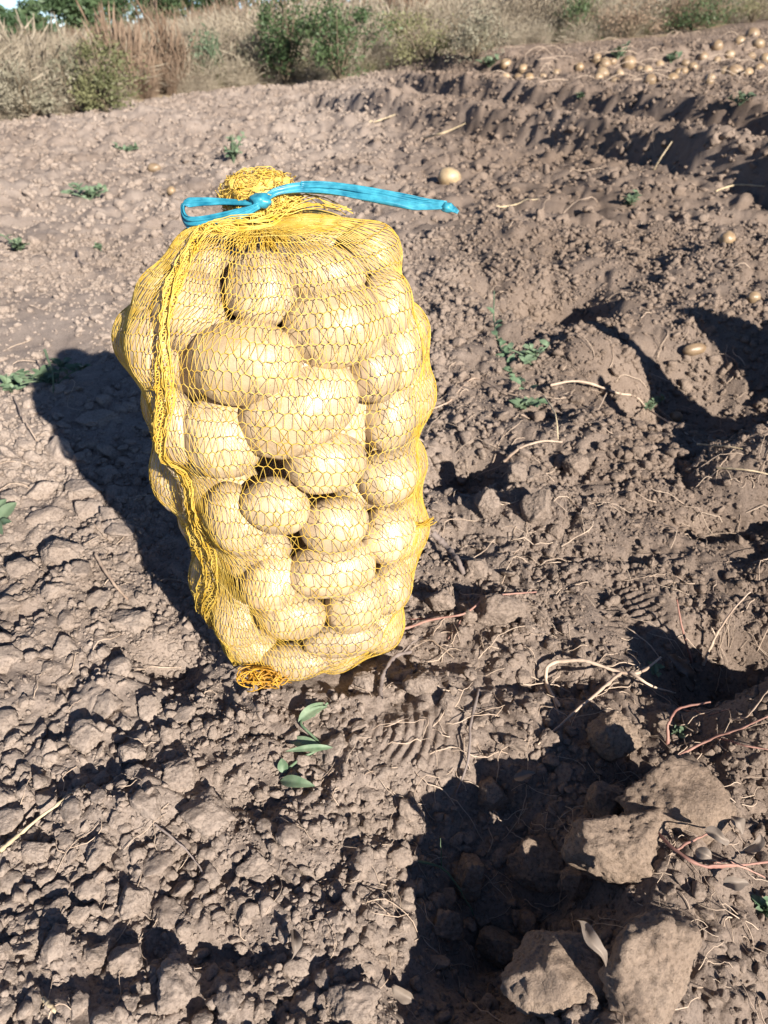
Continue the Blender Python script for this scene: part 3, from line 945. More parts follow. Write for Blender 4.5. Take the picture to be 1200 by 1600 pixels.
# knot at its tip
Vk, Fk = ico(3)
kn = Vk * np.array([0.0065, 0.005, 0.0045]) * (1 + 0.25 * noise3(Vk * 2.5, 8))[:, None] + pix3(700, 324, tn)
sack_part('end_knot', kn, Fk, M['tape'], None, tape)
V, F = ribbon([pix3(700, 323, tn), pix3(708, 327, tn), pix3(716, 332, tn)], [0.004, 0.006, 0.003], [up, up, up], 6, n=12, wobble=0.001)
sack_part('tape_tail', V, F, M['tape'], None, tape)
# folded loop to the shaded side
lp = [pix3(405, 318, tn - 0.012), pix3(370, 315, tn - 0.004), pix3(330, 315, tn), pix3(293, 317, tn + 0.002), pix3(285, 327, tn + 0.002), pix3(289, 343, tn), pix3(303, 349, tn - 0.006), pix3(345, 343, tn - 0.010), pix3(382, 331, tn - 0.014), pix3(405, 321, tn - 0.016)]
nl = [[0, -.5, .85], [0, -.25, .97], [0, -.2, .98], [-.3, -.3, .9], [-.95, -.3, .1], [-.8, -.5, -.1], [-.2, -.95, .1], [0, -.95, .3], [0, -.9, .45], [0, -.8, .6]]
V1, F1 = ribbon(lp, [0.005, 0.008, 0.009, 0.010, 0.012, 0.012, 0.012, 0.0125, 0.010, 0.006], nl, 11, n=70, creases=3, wobble=0.0022)
sack_part('tape_loop', V1, F1, M['tape'], None, tape)
kn = Vk * np.array([0.010, 0.009, 0.007]) * (1 + 0.25 * noise3(Vk * 2.2, 18))[:, None] + pix3(408, 314, tn - 0.010)
sack_part('neck_knot', kn, Fk, M['tape'], None, tape)
V, F = ribbon([NECK + np.array([0.016 * math.cos(a), 0.006 + 0.014 * math.sin(a), 0.002]) for a in np.linspace(0, 2 * math.pi, 9)], [0.006] * 3, [[math.cos(a), math.sin(a), 0.2] for a in np.linspace(0, 2 * math.pi, 9)], 21, n=40, wobble=0.0008)
sack_part('neck_wrap', V, F, M['tape'], None, tape)

# ------------------------------------------------------------------ clods
def clod_shape(seed, sub, facet=10, rough=0.10):
    V, F = ico(sub)
    r = np.random.default_rng(seed)
    rad = np.full(len(V), 1.25)
    for _ in range(facet):
        n = r.normal(size=3); n /= np.linalg.norm(n)
        h = r.uniform(0.70, 0.98)
        d = V @ n
        rad = np.minimum(rad, np.where(d > 0.2, h / np.maximum(d, 0.2), 9))
    off = r.uniform(-40, 40, 3)
    rad = rad * (1 + rough * (1.3 * noise3(V * 2 + off, seed) + 0.9 * noise3(V * 4.5 + off, seed + 1) + 0.55 * noise3(V * 10 + off, seed + 2) + (0.5 * noise3(V * 22 + off, seed + 3) if sub >= 4 else 0) + (0.55 * noise3(V * 45 + off, seed + 4) if sub >= 5 else 0)))
    P = V * rad[:, None]
    P -= P.mean(0)
    P /= np.abs(P).max(0).mean()
    return P, F
CL_BIG = []
LITC = 'soil clods lying on the lit ground'
big = [  # px, py, half width px, half height px, lift share, label, material, name
    (1065, 1245, 92, 70, 0.35, 'large rough pale clod at the upper rim of the dark hole'),
    (985, 1335, 88, 86, 0.35, 'large pitted clod on the sunny rim of the dark hole, touching two others'),
    (880, 1520, 92, 74, 0.40, 'broad flat-fronted clod at the bottom of the dark hole, a curled dry leaf on it'),
    (1028, 1510, 84, 100, 0.40, 'tall wedge-shaped clod beside the broad clod with the curled leaf'),
    (735, 1375, 36, 42, 0.45, 'rounded reddish clod standing inside the dark hole'),
    (845, 1375, 54, 42, 0.40, 'shaded blocky clod in the middle of the dark hole'),
    (945, 1250, 40, 44, 0.40, 'shaded clod between the largest pale clod and the hole'),
    (960, 1165, 44, 46, 0.40, 'clod with a shaded lower half, just above the dark hole'),
    (270, 1548, 44, 52, 0.45, 'rounded boulder-like clod at the bottom edge, by the dark crack'),
    (193, 1498, 34, 32, 0.40, 'angular clod at the edge of the dark crack, beside the rounded one'),
    (206, 970, 36, 30, 0.35, 'pale flat clod at the lower edge of the sack shadow'),
    (657, 1075, 26, 30, 0.55, 'round ball-like clod beside the foot of the sack'),
    (778, 962, 46, 36, 0.40, 'broad cracked clod beside the red root right of the sack'),
    (690, 945, 26, 25, 0.45, 'smooth grey clod touching the lower flank of the sack'),
    (842, 800, 28, 34, 0.40, 'upright clod in the lit heap beside the sack'),
    (900, 732, 21, 20, 0.50, 'round clod next to the short arched root'),
    (322, 1272, 44, 38, 0.28, 'flat wide clod below the green sprig, toward the shaded side'),
    (278, 1212, 38, 32, 0.28, 'flat pale clod just above the wide one, near the straw'),
    (152, 1330, 32, 36, 0.35, 'pale clod with a dark cleft at its top, near the pale straw'),
    (55, 1332, 30, 27, 0.30, 'clod lying just under the pale straw'),
    (205, 1412, 34, 34, 0.25, 'slanted flat clod between the cleft clod and the dark crack'),
    (395, 1360, 34, 28, 0.25, 'buried clod beside a small dark hole near the bottom'),
    (780, 1490, 36, 36, 0.35, 'shaded clod at the lower left of the dark hole'),
    (548, 1575, 48, 36, 0.30, 'half buried smooth clod at the bottom edge, middle of the picture'),
    (128, 1150, 38, 28, 0.25, 'flat pale clod below the tip of the dark shadow'),
    (205, 1180, 26, 22, 0.30, 'small pale clod between two flat ones left of the sprig'),
    (90, 862, 36, 28, 0.28, 'flat pale clod left of the shadow, with a dark crack above'),
    (125, 760, 34, 26, 0.25, 'worn pale clod at the shadow edge, halfway up'),
    (568, 1062, 22, 22, 0.40, 'square-edged clod touching the bottom of the sack'),
    (762, 795, 22, 24, 0.45, 'lumpy clod in the heap, nearest the sack'),
    (745, 890, 26, 18, 0.35, 'flat-topped clod between the heap and the red root'),
    (808, 735, 20, 32, 0.40, 'dark upright clod under the arched root'),
    (870, 835, 16, 14, 0.45, 'small round clod at the sunny foot of the heap'),
    (165, 740, 26, 16, 0.30, 'grey stone-like clod inside the sack shadow'),
    (150, 655, 40, 16, 0.25, 'long flat clod inside the sack shadow near the weed'),
    (700, 1100, 18, 16, 0.45, 'small clod beside the round ball-like one'),
    (770, 1255, 32, 26, 0.4, 'shaded clod at the upper end of the dark hole, below the dark grey root'),
    (700, 1455, 34, 30, 0.4, 'shaded clod at the sunless rim of the hole, under the greenish stem'),
    (825, 1450, 26, 24, 0.45, 'dark clod leaning against the broad clod with the curled leaf'),
    (905, 1385, 34, 30, 0.4, 'dark clod under the pitted rim clod, inside the hole'),
    (735, 965, 15, 15, 0.4, 'small clod wedged beside the broad cracked one'),
]
def place_clod(px, py, a, b, lift, label, group, mat, seed, sub=5):
    p, t = at(px, py + b * 0.55)
    ra = a / FPX * t; rb = b / FPX * t
    g = np.random.default_rng(seed)
    P, F = clod_shape(seed, sub, 13, 0.075)
    flat = 1.0 if px > 640 else 0.72
    sc = np.array([ra, (ra + rb) * 0.5 * g.uniform(0.85, 1.0), min(rb * 1.05, ra * 1.1) * flat])
    lift *= 1.0 if px > 640 else 0.7
    rz = g.uniform(0, 6.28)
    Rm = np.array(Euler((g.normal() * 0.3, g.normal() * 0.3, rz)).to_matrix())
    P = (P @ Rm.T) * sc
    me = mesh_np('soil_clod', P, F, mat)
    o = link('soil_clod', me, loc=(p[0], p[1] + sc[1] * 0.55, float(ground_z(p[0], p[1] + sc[1] * 0.4)) + sc[2] * lift))
    tag(o, label, 'soil clod', group)
    return o, np.array(o.location), sc
CLODS = []
for k, (px, py, a, b, lift, lab) in enumerate(big):
    mat = M['clod_warm'] if (px > 690 and py > 1150) else M['clod']
    CLODS.append(place_clod(px, py, a, b, lift, lab, 'big soil clods that stand out', mat, 300 + k))
# medium clods: shared shapes, one object each
shapes = []
for k in range(14):
    P, F = clod_shape(500 + k, 4, 12, 0.10)
    shapes.append(mesh_np('soil_clod', P, F, M['clod']))
LAND = [(px, py, nm) for px, py, nm in [
    (1065, 1245, 'the large pale rim clod'), (985, 1335, 'the pitted rim clod'), (880, 1520, 'the clod with the curled leaf'), (1028, 1510, 'the wedge-shaped clod'),
    (735, 1375, 'the rounded reddish clod'), (845, 1375, 'the blocky clod in the hole'), (960, 1165, 'the half-shaded clod'), (270, 1548, 'the rounded bottom clod'),
    (193, 1498, 'the angular clod by the crack'), (206, 970, 'the pale clod at the shadow foot'), (657, 1075, 'the ball-like clod'), (778, 962, 'the broad cracked clod'),
    (842, 800, 'the upright heap clod'), (900, 732, 'the round clod by the arched root'), (322, 1272, 'the flat wide clod'), (278, 1212, 'the flat clod above the wide one'),
    (152, 1330, 'the cleft clod'), (55, 1332, 'the clod under the straw'), (205, 1412, 'the slanted flat clod'), (395, 1360, 'the buried clod'), (780, 1490, 'the lower hole clod'),
    (548, 1575, 'the smooth bottom-edge clod'), (128, 1150, 'the flat clod below the shadow'), (90, 862, 'the clod with the crack above'), (125, 760, 'the worn clod at the shadow edge'),
    (165, 740, 'the grey clod in the shadow'), (150, 655, 'the long flat shadow clod'), (470, 1110, 'the top leaf of the sprig'), (465, 1215, 'the bottom leaf of the sprig'),
    (130, 1230, 'the tip of the pale straw'), (20, 1315, 'the split end of the straw'), (458, 1485, 'the papery dry leaf'), (78, 1572, 'the pale stub'), (630, 1556, 'the grey dry leaf'),
    (285, 1330, 'the thin dark twig'), (735, 1130, 'the dark grey root'), (855, 1060, 'the hooked root'), (700, 860, 'the woody root'), (600, 1050, 'the curved root stub'),
    (90, 600, 'the weed in the shadow tip'), (175, 905, 'the pale root by the shadow'), (10, 800, 'the leafy weed at the edge'), (645, 1150, 'the ripple print'), (985, 950, 'the boot print'),
    (1105, 1355, 'the red stem fork'), (1160, 1290, 'the whitish crumpled leaf'), (1190, 1425, 'the pale plant at the edge'), (745, 1480, 'the bottom of the hole'), (690, 1355, 'the greenish stem')]]
USED = set()
def land_label(px, py, r_px, extra):
    order = sorted(LAND, key=lambda l: math.hypot(px - l[0], py - l[1]))
    def rel(l):
        dx, dy = px - l[0], py - l[1]
        d = math.hypot(dx, dy)
        far = 'close ' if d < 45 else '' if d < 80 else 'well '
        if abs(dy) > 1.8 * abs(dx): w = 'above' if dy < 0 else 'below'
        elif abs(dx) > 1.8 * abs(dy): w = 'to the sunny side of' if dx > 0 else 'to the shaded side of'
        else: w = ('above' if dy < 0 else 'below') + (' and sunward of' if dx > 0 else ' and shadeward of')
        return (far + w + ' ' + l[2]).strip()
    size = 'tiny' if r_px < 8 else 'small' if r_px < 12 else 'medium'
    for l in order[:14]:
        t = '%s %s clod %s' % (size, extra, rel(l))
        if t not in USED and len(t.split()) <= 16: USED.add(t); return t
    return None
zones = [  # px range, py range, n, size range (half px), label, group
    (0, 330, 1090, 1460, 62, 9, 27, 'small flat soil clod on the lit ground between the shadow and the pale straw', 'small clods near the straw'),
    (330, 640, 1120, 1500, 32, 8, 22, 'small soil clod on the lit ground around the green sprig', 'small clods round the sprig'),
    (0, 600, 1470, 1600, 30, 10, 26, 'small soil clod along the bottom edge beside the dark crack', 'small clods by the crack'),
    (0, 200, 700, 1090, 36, 9, 26, 'small pale soil clod on the lit ground beside the sack shadow', 'small clods beside the shadow'),
    (60, 250, 590, 900, 24, 6, 14, 'small dark soil clod lying inside the shadow of the sack', 'small clods in the shadow'),
    (680, 960, 740, 1010, 34, 6, 14, 'small soil clod in the crumbly heap on the sunny side of the sack', 'small clods in the heap'),
    (600, 900, 1050, 1560, 40, 7, 18, 'small shaded soil clod in and around the dark hole', 'small clods at the hole'),
    (1080, 1200, 1180, 1600, 18, 7, 17, 'small soil clod among the red stems', 'small clods by the red stems'),
]
for zi, (x0, x1, y0, y1, n, a0, a1, lab, grp) in enumerate(zones):
    for _ in range(n):
        for _try in range(20):
            px, py = rng.uniform(x0, x1), rng.uniform(y0, y1)
            p, t = at(px, py)
            r = rng.uniform(a0, a1) * 1.2 / FPX * t
            if math.hypot((p[0] - SX) / 0.135, (p[1] - SY) / 0.125) < 1.05: continue
            if flat_mask(p[0], p[1]) > 0.4: continue
            if all(np.hypot(p[0] - c[1][0], p[1] - c[1][1]) > (r + c[2][0]) * 0.85 for c in CLODS): break
        else: continue
        o = link('soil_clod', shapes[int(rng.integers(14))])
        sc = r * np.array([1, rng.uniform(0.75, 1), rng.uniform(0.42, 0.65)])
        o.scale = sc; o.rotation_euler = (rng.normal() * 0.35, rng.normal() * 0.35, rng.uniform(0, 6.28))
        o.location = (p[0], p[1], float(ground_z(p[0], p[1])) + sc[2] * rng.uniform(0.05, 0.35))
        qx, qy, qz = proj(o.location)
        ex = 'shadowed' if 'shadow of' in lab else 'shaded' if 'shaded' in lab else 'pale' if 'pale' in lab else 'brown'
        tag(o, land_label(qx, qy, r / qz * FPX, ex) or lab, 'soil clod', grp)
        CLODS.append((o, np.array(o.location), sc))
print('clods', len(CLODS))

# ------------------------------------------------------------------ loose crumbs: uncountable, scattered as one object
def scatter(name, label, pts, rot, scl, idx, sources, mat_kind='stuff'):
    """points with attributes, instanced by a geometry-nodes tree"""
    me = bpy.data.meshes.new(name)
    n = len(pts)
    me.vertices.add(n); me.vertices.foreach_set('co', np.ascontiguousarray(pts, np.float32).ravel())
    for nm, arr, typ, key in (('rot', rot, 'FLOAT_VECTOR', 'vector'), ('scl', scl, 'FLOAT_VECTOR', 'vector')):
        a = me.attributes.new(nm, typ, 'POINT'); a.data.foreach_set(key, np.ascontiguousarray(arr, np.float32).ravel())
    a = me.attributes.new('idx', 'INT', 'POINT'); a.data.foreach_set('value', np.ascontiguousarray(idx, np.int32))
    o = link(name, me)
    coll = bpy.data.collections.new(name + '_shapes')
    for k, s in enumerate(sources):
        coll.objects.link(bpy.data.objects.new('%s_shape_%02d' % (name, k), s))
    ng = bpy.data.node_groups.new(name + '_nodes', 'GeometryNodeTree')
    ng.interface.new_socket('Geometry', in_out='INPUT', socket_type='NodeSocketGeometry')
    ng.interface.new_socket('Geometry', in_out='OUTPUT', socket_type='NodeSocketGeometry')
    N_ = ng.nodes; L = ng.links
    gi = N_.new('NodeGroupInput'); go = N_.new('NodeGroupOutput')
    ip = N_.new('GeometryNodeInstanceOnPoints')
    ci = N_.new('GeometryNodeCollectionInfo'); ci.inputs['Collection'].default_value = coll
    ci.inputs['Separate Children'].default_value = True; ci.inputs['Reset Children'].default_value = True
    def attr(nm, typ):
        a = N_.new('GeometryNodeInputNamedAttribute'); a.data_type = typ; a.inputs['Name'].default_value = nm
        return a.outputs['Attribute']
    er = N_.new('FunctionNodeEulerToRotation')
    L.new(attr('rot', 'FLOAT_VECTOR'), er.inputs[0])
    L.new(gi.outputs[0], ip.inputs['Points']); L.new(ci.outputs[0], ip.inputs['Instance'])
    ip.inputs['Pick Instance'].default_value = True
    L.new(attr('idx', 'INT'), ip.inputs['Instance Index'])
    L.new(er.outputs[0], ip.inputs['Rotation']); L.new(attr('scl', 'FLOAT_VECTOR'), ip.inputs['Scale'])
    L.new(ip.outputs[0], go.inputs[0])
    md = o.modifiers.new('scatter', 'NODES'); md.node_group = ng
    tag(o, label, None, None, mat_kind)
    return o
crumb_shapes = []
for k in range(10):
    P, F = clod_shape(700 + k, 3, 9, 0.14)
    crumb_shapes.append(mesh_np('crumb', P, F, M['clod']))
def crumb_pts(n, y0, y1, r0, r1, pw, seed, side=False):
    g = np.random.default_rng(seed)
    # even over the ground area of the trapezoid seen
    yy = np.linspace(y0, y1, 200); cdf = np.cumsum(halfw(yy)); cdf /= cdf[-1]
    y = np.interp(g.random(n), cdf, yy)
    x = g.uniform(-1, 1, n)
    if side: x = np.sign(x) * (1 + np.abs(x) * 0.9)
    x = x * halfw(y)
    r = (r0 ** pw + g.random(n) * (r1 ** pw - r0 ** pw)) ** (1 / pw)
    dens = 0.62 + 0.8 * noise2(x * 5, y * 5, 91) + 0.4 * noise2(x * 17, y * 17, 92)
    keep = (g.random(n) < np.clip(dens, 0.12, 1)) & (g.random(n) > flat_mask(x, y) * 0.93) & (meadow_amt(x, y) < 0.2)
    keep &= ~((((x - SX) / 0.12) ** 2 + ((y - SY) / 0.11) ** 2 < 0.8))
    x, y, r = x[keep], y[keep], r[keep]
    n = len(x)
    s = r[:, None] * np.stack([np.ones(n), g.uniform(0.7, 1, n), g.uniform(0.45, 0.85, n)], 1)
    z = ground_z(x, y) + s[:, 2] * g.uniform(-0.2, 0.5, n)
    return np.stack([x, y, z], 1), np.stack([g.normal(0, 0.5, n), g.normal(0, 0.5, n), g.uniform(0, 6.28, n)], 1), s, g.integers(0, 10, n)
bands = [crumb_pts(75000, 0.15, 1.25, 0.0010, 0.0040, -1.4, 1), crumb_pts(18000, 0.15, 1.3, 0.0034, 0.011, -1.8, 2),
         crumb_pts(70000, 1.25, 3.2, 0.0030, 0.010, -1.7, 3), crumb_pts(9000, 1.25, 3.2, 0.009, 0.021, -2.2, 4),
         crumb_pts(90000, 3.2, 14, 0.008, 0.022, -1.9, 5), crumb_pts(5000, 3.2, 12, 0.02, 0.04, -2.5, 6),
         crumb_pts(30000, 0.15, 1.3, 0.0022, 0.010, -1.7, 7, True), crumb_pts(40000, 1.25, 3.2, 0.0036, 0.014, -1.7, 8, True), crumb_pts(45000, 3.2, 14, 0.009, 0.03, -1.9, 9, True),
         crumb_pts(22000, -0.7, 0.15, 0.0022, 0.010, -1.7, 10), crumb_pts(12000, -0.7, 0.15, 0.0022, 0.010, -1.7, 11, True)]
cat_ = [np.concatenate([b[k] for b in bands]) for k in range(4)]
scatter('soil_crumbs', 'loose soil crumbs and pellets strewn over the whole dug field', *cat_, crumb_shapes)
print('crumbs', len(cat_[0]))

# ------------------------------------------------------------------ potatoes left lying in the field
LOOSE = 'potatoes left lying in the field'
lying = [
    (702, 279, 18, 15, 0, 'lone pale potato lying behind the tip of the blue tape'),
    (268, 299, 7, 7, 0, 'tiny potato lying on the far ground, nearest the blue loop'),
    (241, 263, 10, 7, 0, 'half buried reddish potato beyond the blue loop'),
    (1084, 546, 18, 9, 12, 'small elongated orange potato lying in the shaded pit'),
    (1055, 652, 10, 9, 0, 'tiny round potato at the rim of the shaded pit'),
    (1135, 374, 12, 11, 20, 'reddish potato lying between the pit and the ridges'),
    (1176, 465, 11, 9, 0, 'dull potato at the frame edge above the shaded pit'),
]
for k, (px, py, a, b, ang, lab) in enumerate(lying):
    p, t = at(px, py + b * 0.5)
    ra, rb = a / FPX * t, b / FPX * t
    n = np.array([0, -0.5, 0.87])
    m, q, n = basis(n, ang)
    new_potato(np.array([p[0], p[1], p[2] + rb * 0.55]), np.stack([m * ra, q * rb, n * rb], 1), lab, LOOSE, k + 3, mat=None if k == 0 else M['dusty_potato'])
HEAP = 'potatoes lying in the far dug row by the grass'
ROWP = [(1175, 52, 11), (1147, 109, 13), (1132, 110, 10), (1110, 121, 8), (1082, 103, 8), (1070, 97, 7), (1050, 121, 10), (1060, 112, 8), (1015, 123, 10), (982, 96, 11), (945, 98, 9), (932, 90, 8), (940, 113, 11), (810, 120, 8), (826, 120, 8), (817, 106, 8), (790, 98, 9), (790, 118, 7), (1120, 70, 9), (1155, 63, 9), (1185, 66, 9), (1168, 112, 9), (1186, 104, 8), (1000, 108, 7), (905, 104, 7), (870, 112, 7), (1098, 88, 8), (1140, 84, 8), (1030, 100, 7), (960, 124, 8), (1195, 90, 9), (848, 118, 6)]
gr = np.random.default_rng(31)
for _ in range(12): ROWP.append((int(gr.uniform(930, 1200)), int(gr.uniform(84, 126)), float(gr.uniform(5, 8))))
HX = sorted([(x, y) for x, y, _ in ROWP])
TENS = ['', 'twenty-', 'thirty-']
ON = ['first', 'second', 'third', 'fourth', 'fifth', 'sixth', 'seventh', 'eighth', 'ninth']
ORD = ON + ['tenth', 'eleventh', 'twelfth', 'thirteenth', 'fourteenth', 'fifteenth', 'sixteenth', 'seventeenth', 'eighteenth', 'nineteenth', 'twentieth'] + ['twenty-' + o for o in ON] + ['thirtieth'] + ['thirty-' + o for o in ON] + ['fortieth'] + ['forty-' + o for o in ON] + ['fiftieth'] + ['fifty-' + o for o in ON] + ['sixtieth']
for k, (px, py, a) in enumerate(ROWP):
    p, t = at(px, py + a * 0.4)
    ra = a / FPX * t; rb = ra * rng.uniform(0.72, 0.95)
    m, q, n = basis(np.array([0.1 * rng.normal(), -0.4, 0.9]), rng.uniform(-40, 40)); n = n / np.linalg.norm(n); q = np.cross(n, m)
    nm = ('pale potato at the top of the far dug row, highest by the grass' if k == 0 else 'largest potato of the far dug row, lying in a close pair' if k == 1 else '%s potato of the far dug row, counted from its end by the scrub' % ORD[HX.index((px, py))])
    new_potato(np.array([p[0], p[1], p[2] + rb * 0.15]), np.stack([m * ra, q * rb, n * rb], 1), nm, HEAP, k, mat=M['dusty_potato'])

# ------------------------------------------------------------------ straws, roots, stems on the ground
def strand(name, pix, w, mat, label, cat, branches=(), lifts=None, jit=0.0012, group=None, taper=0.5, parent=None):
    """pix = pixels it passes; w = half width px; lifts = metres above ground per point"""
    out = []
    def one(px_list, lf, w):
        pts, ts = [], []
        for k, (x, y) in enumerate(px_list):
            h = lf[k] if lf else 0.0
            p, t = at(x, y, h)
            p = p.copy(); p[2] += h + 0.5 * w / FPX * t
            pts.append(p); ts.append(t)
        n = 8 * len(pts)
        P = spline(pts, n)
        P[1:-1] += rng.normal(size=(n - 2, 3)) * jit * 0.5
        gz = ground_z(P[:, 0], P[:, 1]) + 0.0005
        P[:, 2] = np.maximum(P[:, 2], gz)
        for _ in range(2): P[1:-1] = (P[:-2] + 2 * P[1:-1] + P[2:]) / 4
        r = 0.78 * w / FPX * np.mean(ts) * np.linspace(1, taper, n) * (1 + 0.15 * rng.normal(size=n))
        return tubes(P[None], r[None], 7)
    out.append(one(pix, lifts, w))
    o = link(name, mesh_np(name, *out[0], mat), parent)
    if parent is None: tag(o, label, cat, group)
    else: o['label'] = label
    for b in branches:
        bp, bl, bw = b
        c = link('side_shoot', mesh_np('side_shoot', *one(bp, bl, bw), mat), o)
    return o
S_ = strand
S_('straw', [(0, 1332), (40, 1297), (92, 1257), (132, 1228)], 4.5, M['straw'], 'pale split straw lying on the ground at the frame edge', 'straw', [([(92, 1257), (122, 1254)], None, 3), ([(10, 1322), (0, 1322)], None, 3)], [0.004, 0.008, 0.01, 0.004])
S_('straw', [(758, 327), (800, 322), (842, 312)], 2.2, M['straw'], 'pale bent straw just past the tip of the blue tape', 'straw', (), [0.003, 0.01, 0.003])
S_('straw', [(662, 217), (695, 208), (727, 194)], 2.2, M['straw'], 'pale straw lying before the nearest ridge', 'straw', (), [0.0, 0.02, 0.02])
S_('straw', [(572, 197), (590, 190), (618, 180)], 2.0, M['straw'], 'pale straw lying left of the other one before the ridge', 'straw', (), [0.0, 0.02, 0.02])
S_('root', [(788, 722), (812, 702), (846, 691), (878, 692)], 3.2, M['root'], 'short pale arched root in the heap beside the sack', 'root', (), [0.0, 0.012, 0.018, 0.008])
S_('root', [(875, 1108), (856, 1075), (854, 1046), (872, 1035), (915, 1035), (968, 1052)], 4.5, M['root'], 'thick pinkish white root bent like a hook below the boot print', 'root', [([(856, 1075), (866, 1100), (874, 1118)], None, 2), ([(854, 1080), (840, 1120)], None, 1.2)], [0.0, 0.01, 0.022, 0.028, 0.03, 0.022], taper=0.8)
S_('root', [(970, 1053), (935, 1082), (888, 1122), (840, 1165)], 4.0, M['root'], 'long pale root slanting down from the hooked root', 'root', [([(935, 1082), (925, 1110)], None, 1), ([(905, 1108), (890, 1140)], None, 1)], [0.022, 0.018, 0.012, 0.004])
S_('root', [(968, 1052), (1000, 1052), (1032, 1028)], 3.5, M['root'], 'pale root stub forking up from the hooked root', 'root', [([(985, 1052), (1015, 1072), (1055, 1084)], [0.02, 0.02, 0.01], 3), ([(990, 1052), (1020, 1040)], None, 2)], [0.022, 0.026, 0.02])
S_('stem', [(1080, 1036), (1066, 985), (1057, 938)], 3.0, M['red_root'], 'thin reddish stem standing beside the boot print', 'stem', (), [0.0, 0.035, 0.07])
S_('stem', [(1098, 1040), (1118, 995), (1142, 958), (1172, 926)], 3.0, M['root'], 'long grey stem leaning over the shaded pit at the frame edge', 'stem', [([(1118, 995), (1112, 982)], [0.03, 0.04], 2)], [0.0, 0.03, 0.05, 0.06])
S_('stem', [(1020, 1295), (1055, 1330), (1105, 1355), (1200, 1348)], 4.2, M['red_root'], 'reddish forked stem lying among withered leaves', 'stem', [([(1055, 1330), (1085, 1312), (1115, 1300)], [0.01, 0.02, 0.02], 3), ([(1105, 1355), (1150, 1352), (1195, 1372)], [0.015, 0.02, 0.01], 2.5), ([(1110, 1353), (1125, 1348), (1170, 1360)], None, 2)], [0.004, 0.01, 0.015, 0.015])
S_('stem', [(1042, 1165), (1045, 1130), (1062, 1108), (1110, 1098)], 3.6, M['red_root'], 'reddish bent stem above the big pale clod', 'stem', [([(1062, 1108), (1100, 1118), (1140, 1108)], None, 2)], [0.0, 0.02, 0.03, 0.02])
S_('stem', [(1055, 1185), (1100, 1160), (1160, 1138), (1200, 1120)], 3.2, M['red_root'], 'long reddish stem running to the frame edge above the clods', 'stem', [([(1120, 1152), (1160, 1165), (1200, 1172)], [0.01, 0.015, 0.01], 2.5)], [0.0, 0.015, 0.02, 0.02])
S_('twig', [(1145, 1125), (1165, 1122), (1200, 1080)], 2.4, M['root'], 'pale twig pointing up at the frame edge', 'twig', [([(1160, 1123), (1148, 1108)], None, 1.6)], [0.01, 0.02, 0.05])
S_('root', [(625, 985), (680, 968), (725, 960), (765, 934), (838, 926)], 2.8, M['red_root'], 'long thin reddish root running from the sack foot over the clods', 'root', [([(725, 960), (712, 985), (700, 1000)], None, 1.8), ([(680, 968), (640, 968)], None, 1.8), ([(765, 934), (790, 928)], None, 2)], [0.0, 0.01, 0.015, 0.02, 0.005])
S_('root', [(676, 836), (698, 858), (716, 880), (724, 900)], 7.0, M['grey_root'], 'stout woody root sticking out from behind the sack', 'root', (), [0.03, 0.02, 0.01, 0.0], taper=0.75)
S_('root', [(594, 1092), (597, 1062), (614, 1030), (642, 1020)], 5.0, M['grey_root'], 'curved grey root stub beside the bottom of the sack', 'root', [([(625, 1024), (660, 995)], None, 1.5)], [0.0, 0.008, 0.018, 0.01], taper=0.7)
S_('root', [(748, 1080), (736, 1128), (731, 1190), (712, 1242)], 3.8, M['grey_root'], 'long dark grey root running down into the hole', 'root', (), [0.004, 0.01, 0.012, 0.0])
S_('twig', [(242, 1288), (272, 1312), (302, 1342), (326, 1382)], 2.2, M['grey_root'], 'thin dark twig lying on the flat clods', 'twig', [([(302, 1342), (312, 1336)], None, 1.4)], [0.003, 0.006, 0.006, 0.003])
S_('root', [(68, 1562), (78, 1572), (88, 1582)], 5.0, M['straw'], 'short pale stub lying near the bottom corner', 'root', (), [0.004, 0.006, 0.004], taper=0.8)
S_('stem', [(628, 1345), (680, 1352), (712, 1380), (738, 1425)], 2.6, M['weed'], 'thin greenish stem hanging into the dark hole', 'stem', [([(690, 1358), (688, 1310)], [0.02, 0.05], 1.5), ([(738, 1425), (750, 1450)], None, 1.4)], [0.0, 0.025, 0.03, 0.02])
S_('root', [(150, 868), (172, 905), (200, 938)], 4.0, M['root'], 'pale root lying across the clods at the shadow edge', 'root', [([(172, 905), (160, 920)], None, 1.5)], [0.003, 0.01, 0.004])
S_('stem', [(22, 620), (40, 660), (58, 690)], 2.4, M['root'], 'short dry stem by the tip of the shadow', 'stem', (), [0.01, 0.02, 0.01])
S_('stem', [(70, 548), (82, 582), (84, 615)], 2.6, M['weed'], 'upright green stalk at the edge of the shadow tip', 'stem', [([(82, 582), (100, 580)], [0.04, 0.04], 1.5)], [0.08, 0.04, 0.0])
S_('root', [(640, 648), (700, 630), (740, 592), (792, 615), (830, 622)], 2.0, M['root'], 'long thin pale root lying behind the sack on the lit soil', 'root', (), [0.002, 0.006, 0.01, 0.01, 0.004])
S_('root', [(850, 620), (868, 650), (872, 690)], 2.2, M['straw'], 'pale thin stalk leaning by the creeping weed', 'root', (), [0.01, 0.03, 0.0])
S_('stem', [(860, 603), (900, 596), (950, 610), (1010, 640), (1075, 680)], 2.4, M['root'], 'long dry haulm stretched along the pit rim', 'stem', [([(1010, 640), (1040, 622)], None, 1.6), ([(950, 610), (930, 650)], None, 1.6), ([(1040, 660), (1080, 665)], None, 2)], [0.01, 0.02, 0.02, 0.02, 0.01])
S_('straw', [(1090, 695), (1130, 698), (1160, 702)], 2.2, M['straw'], 'white straw lying in front of the shaded pit', 'straw', (), [0.01, 0.015, 0.01])
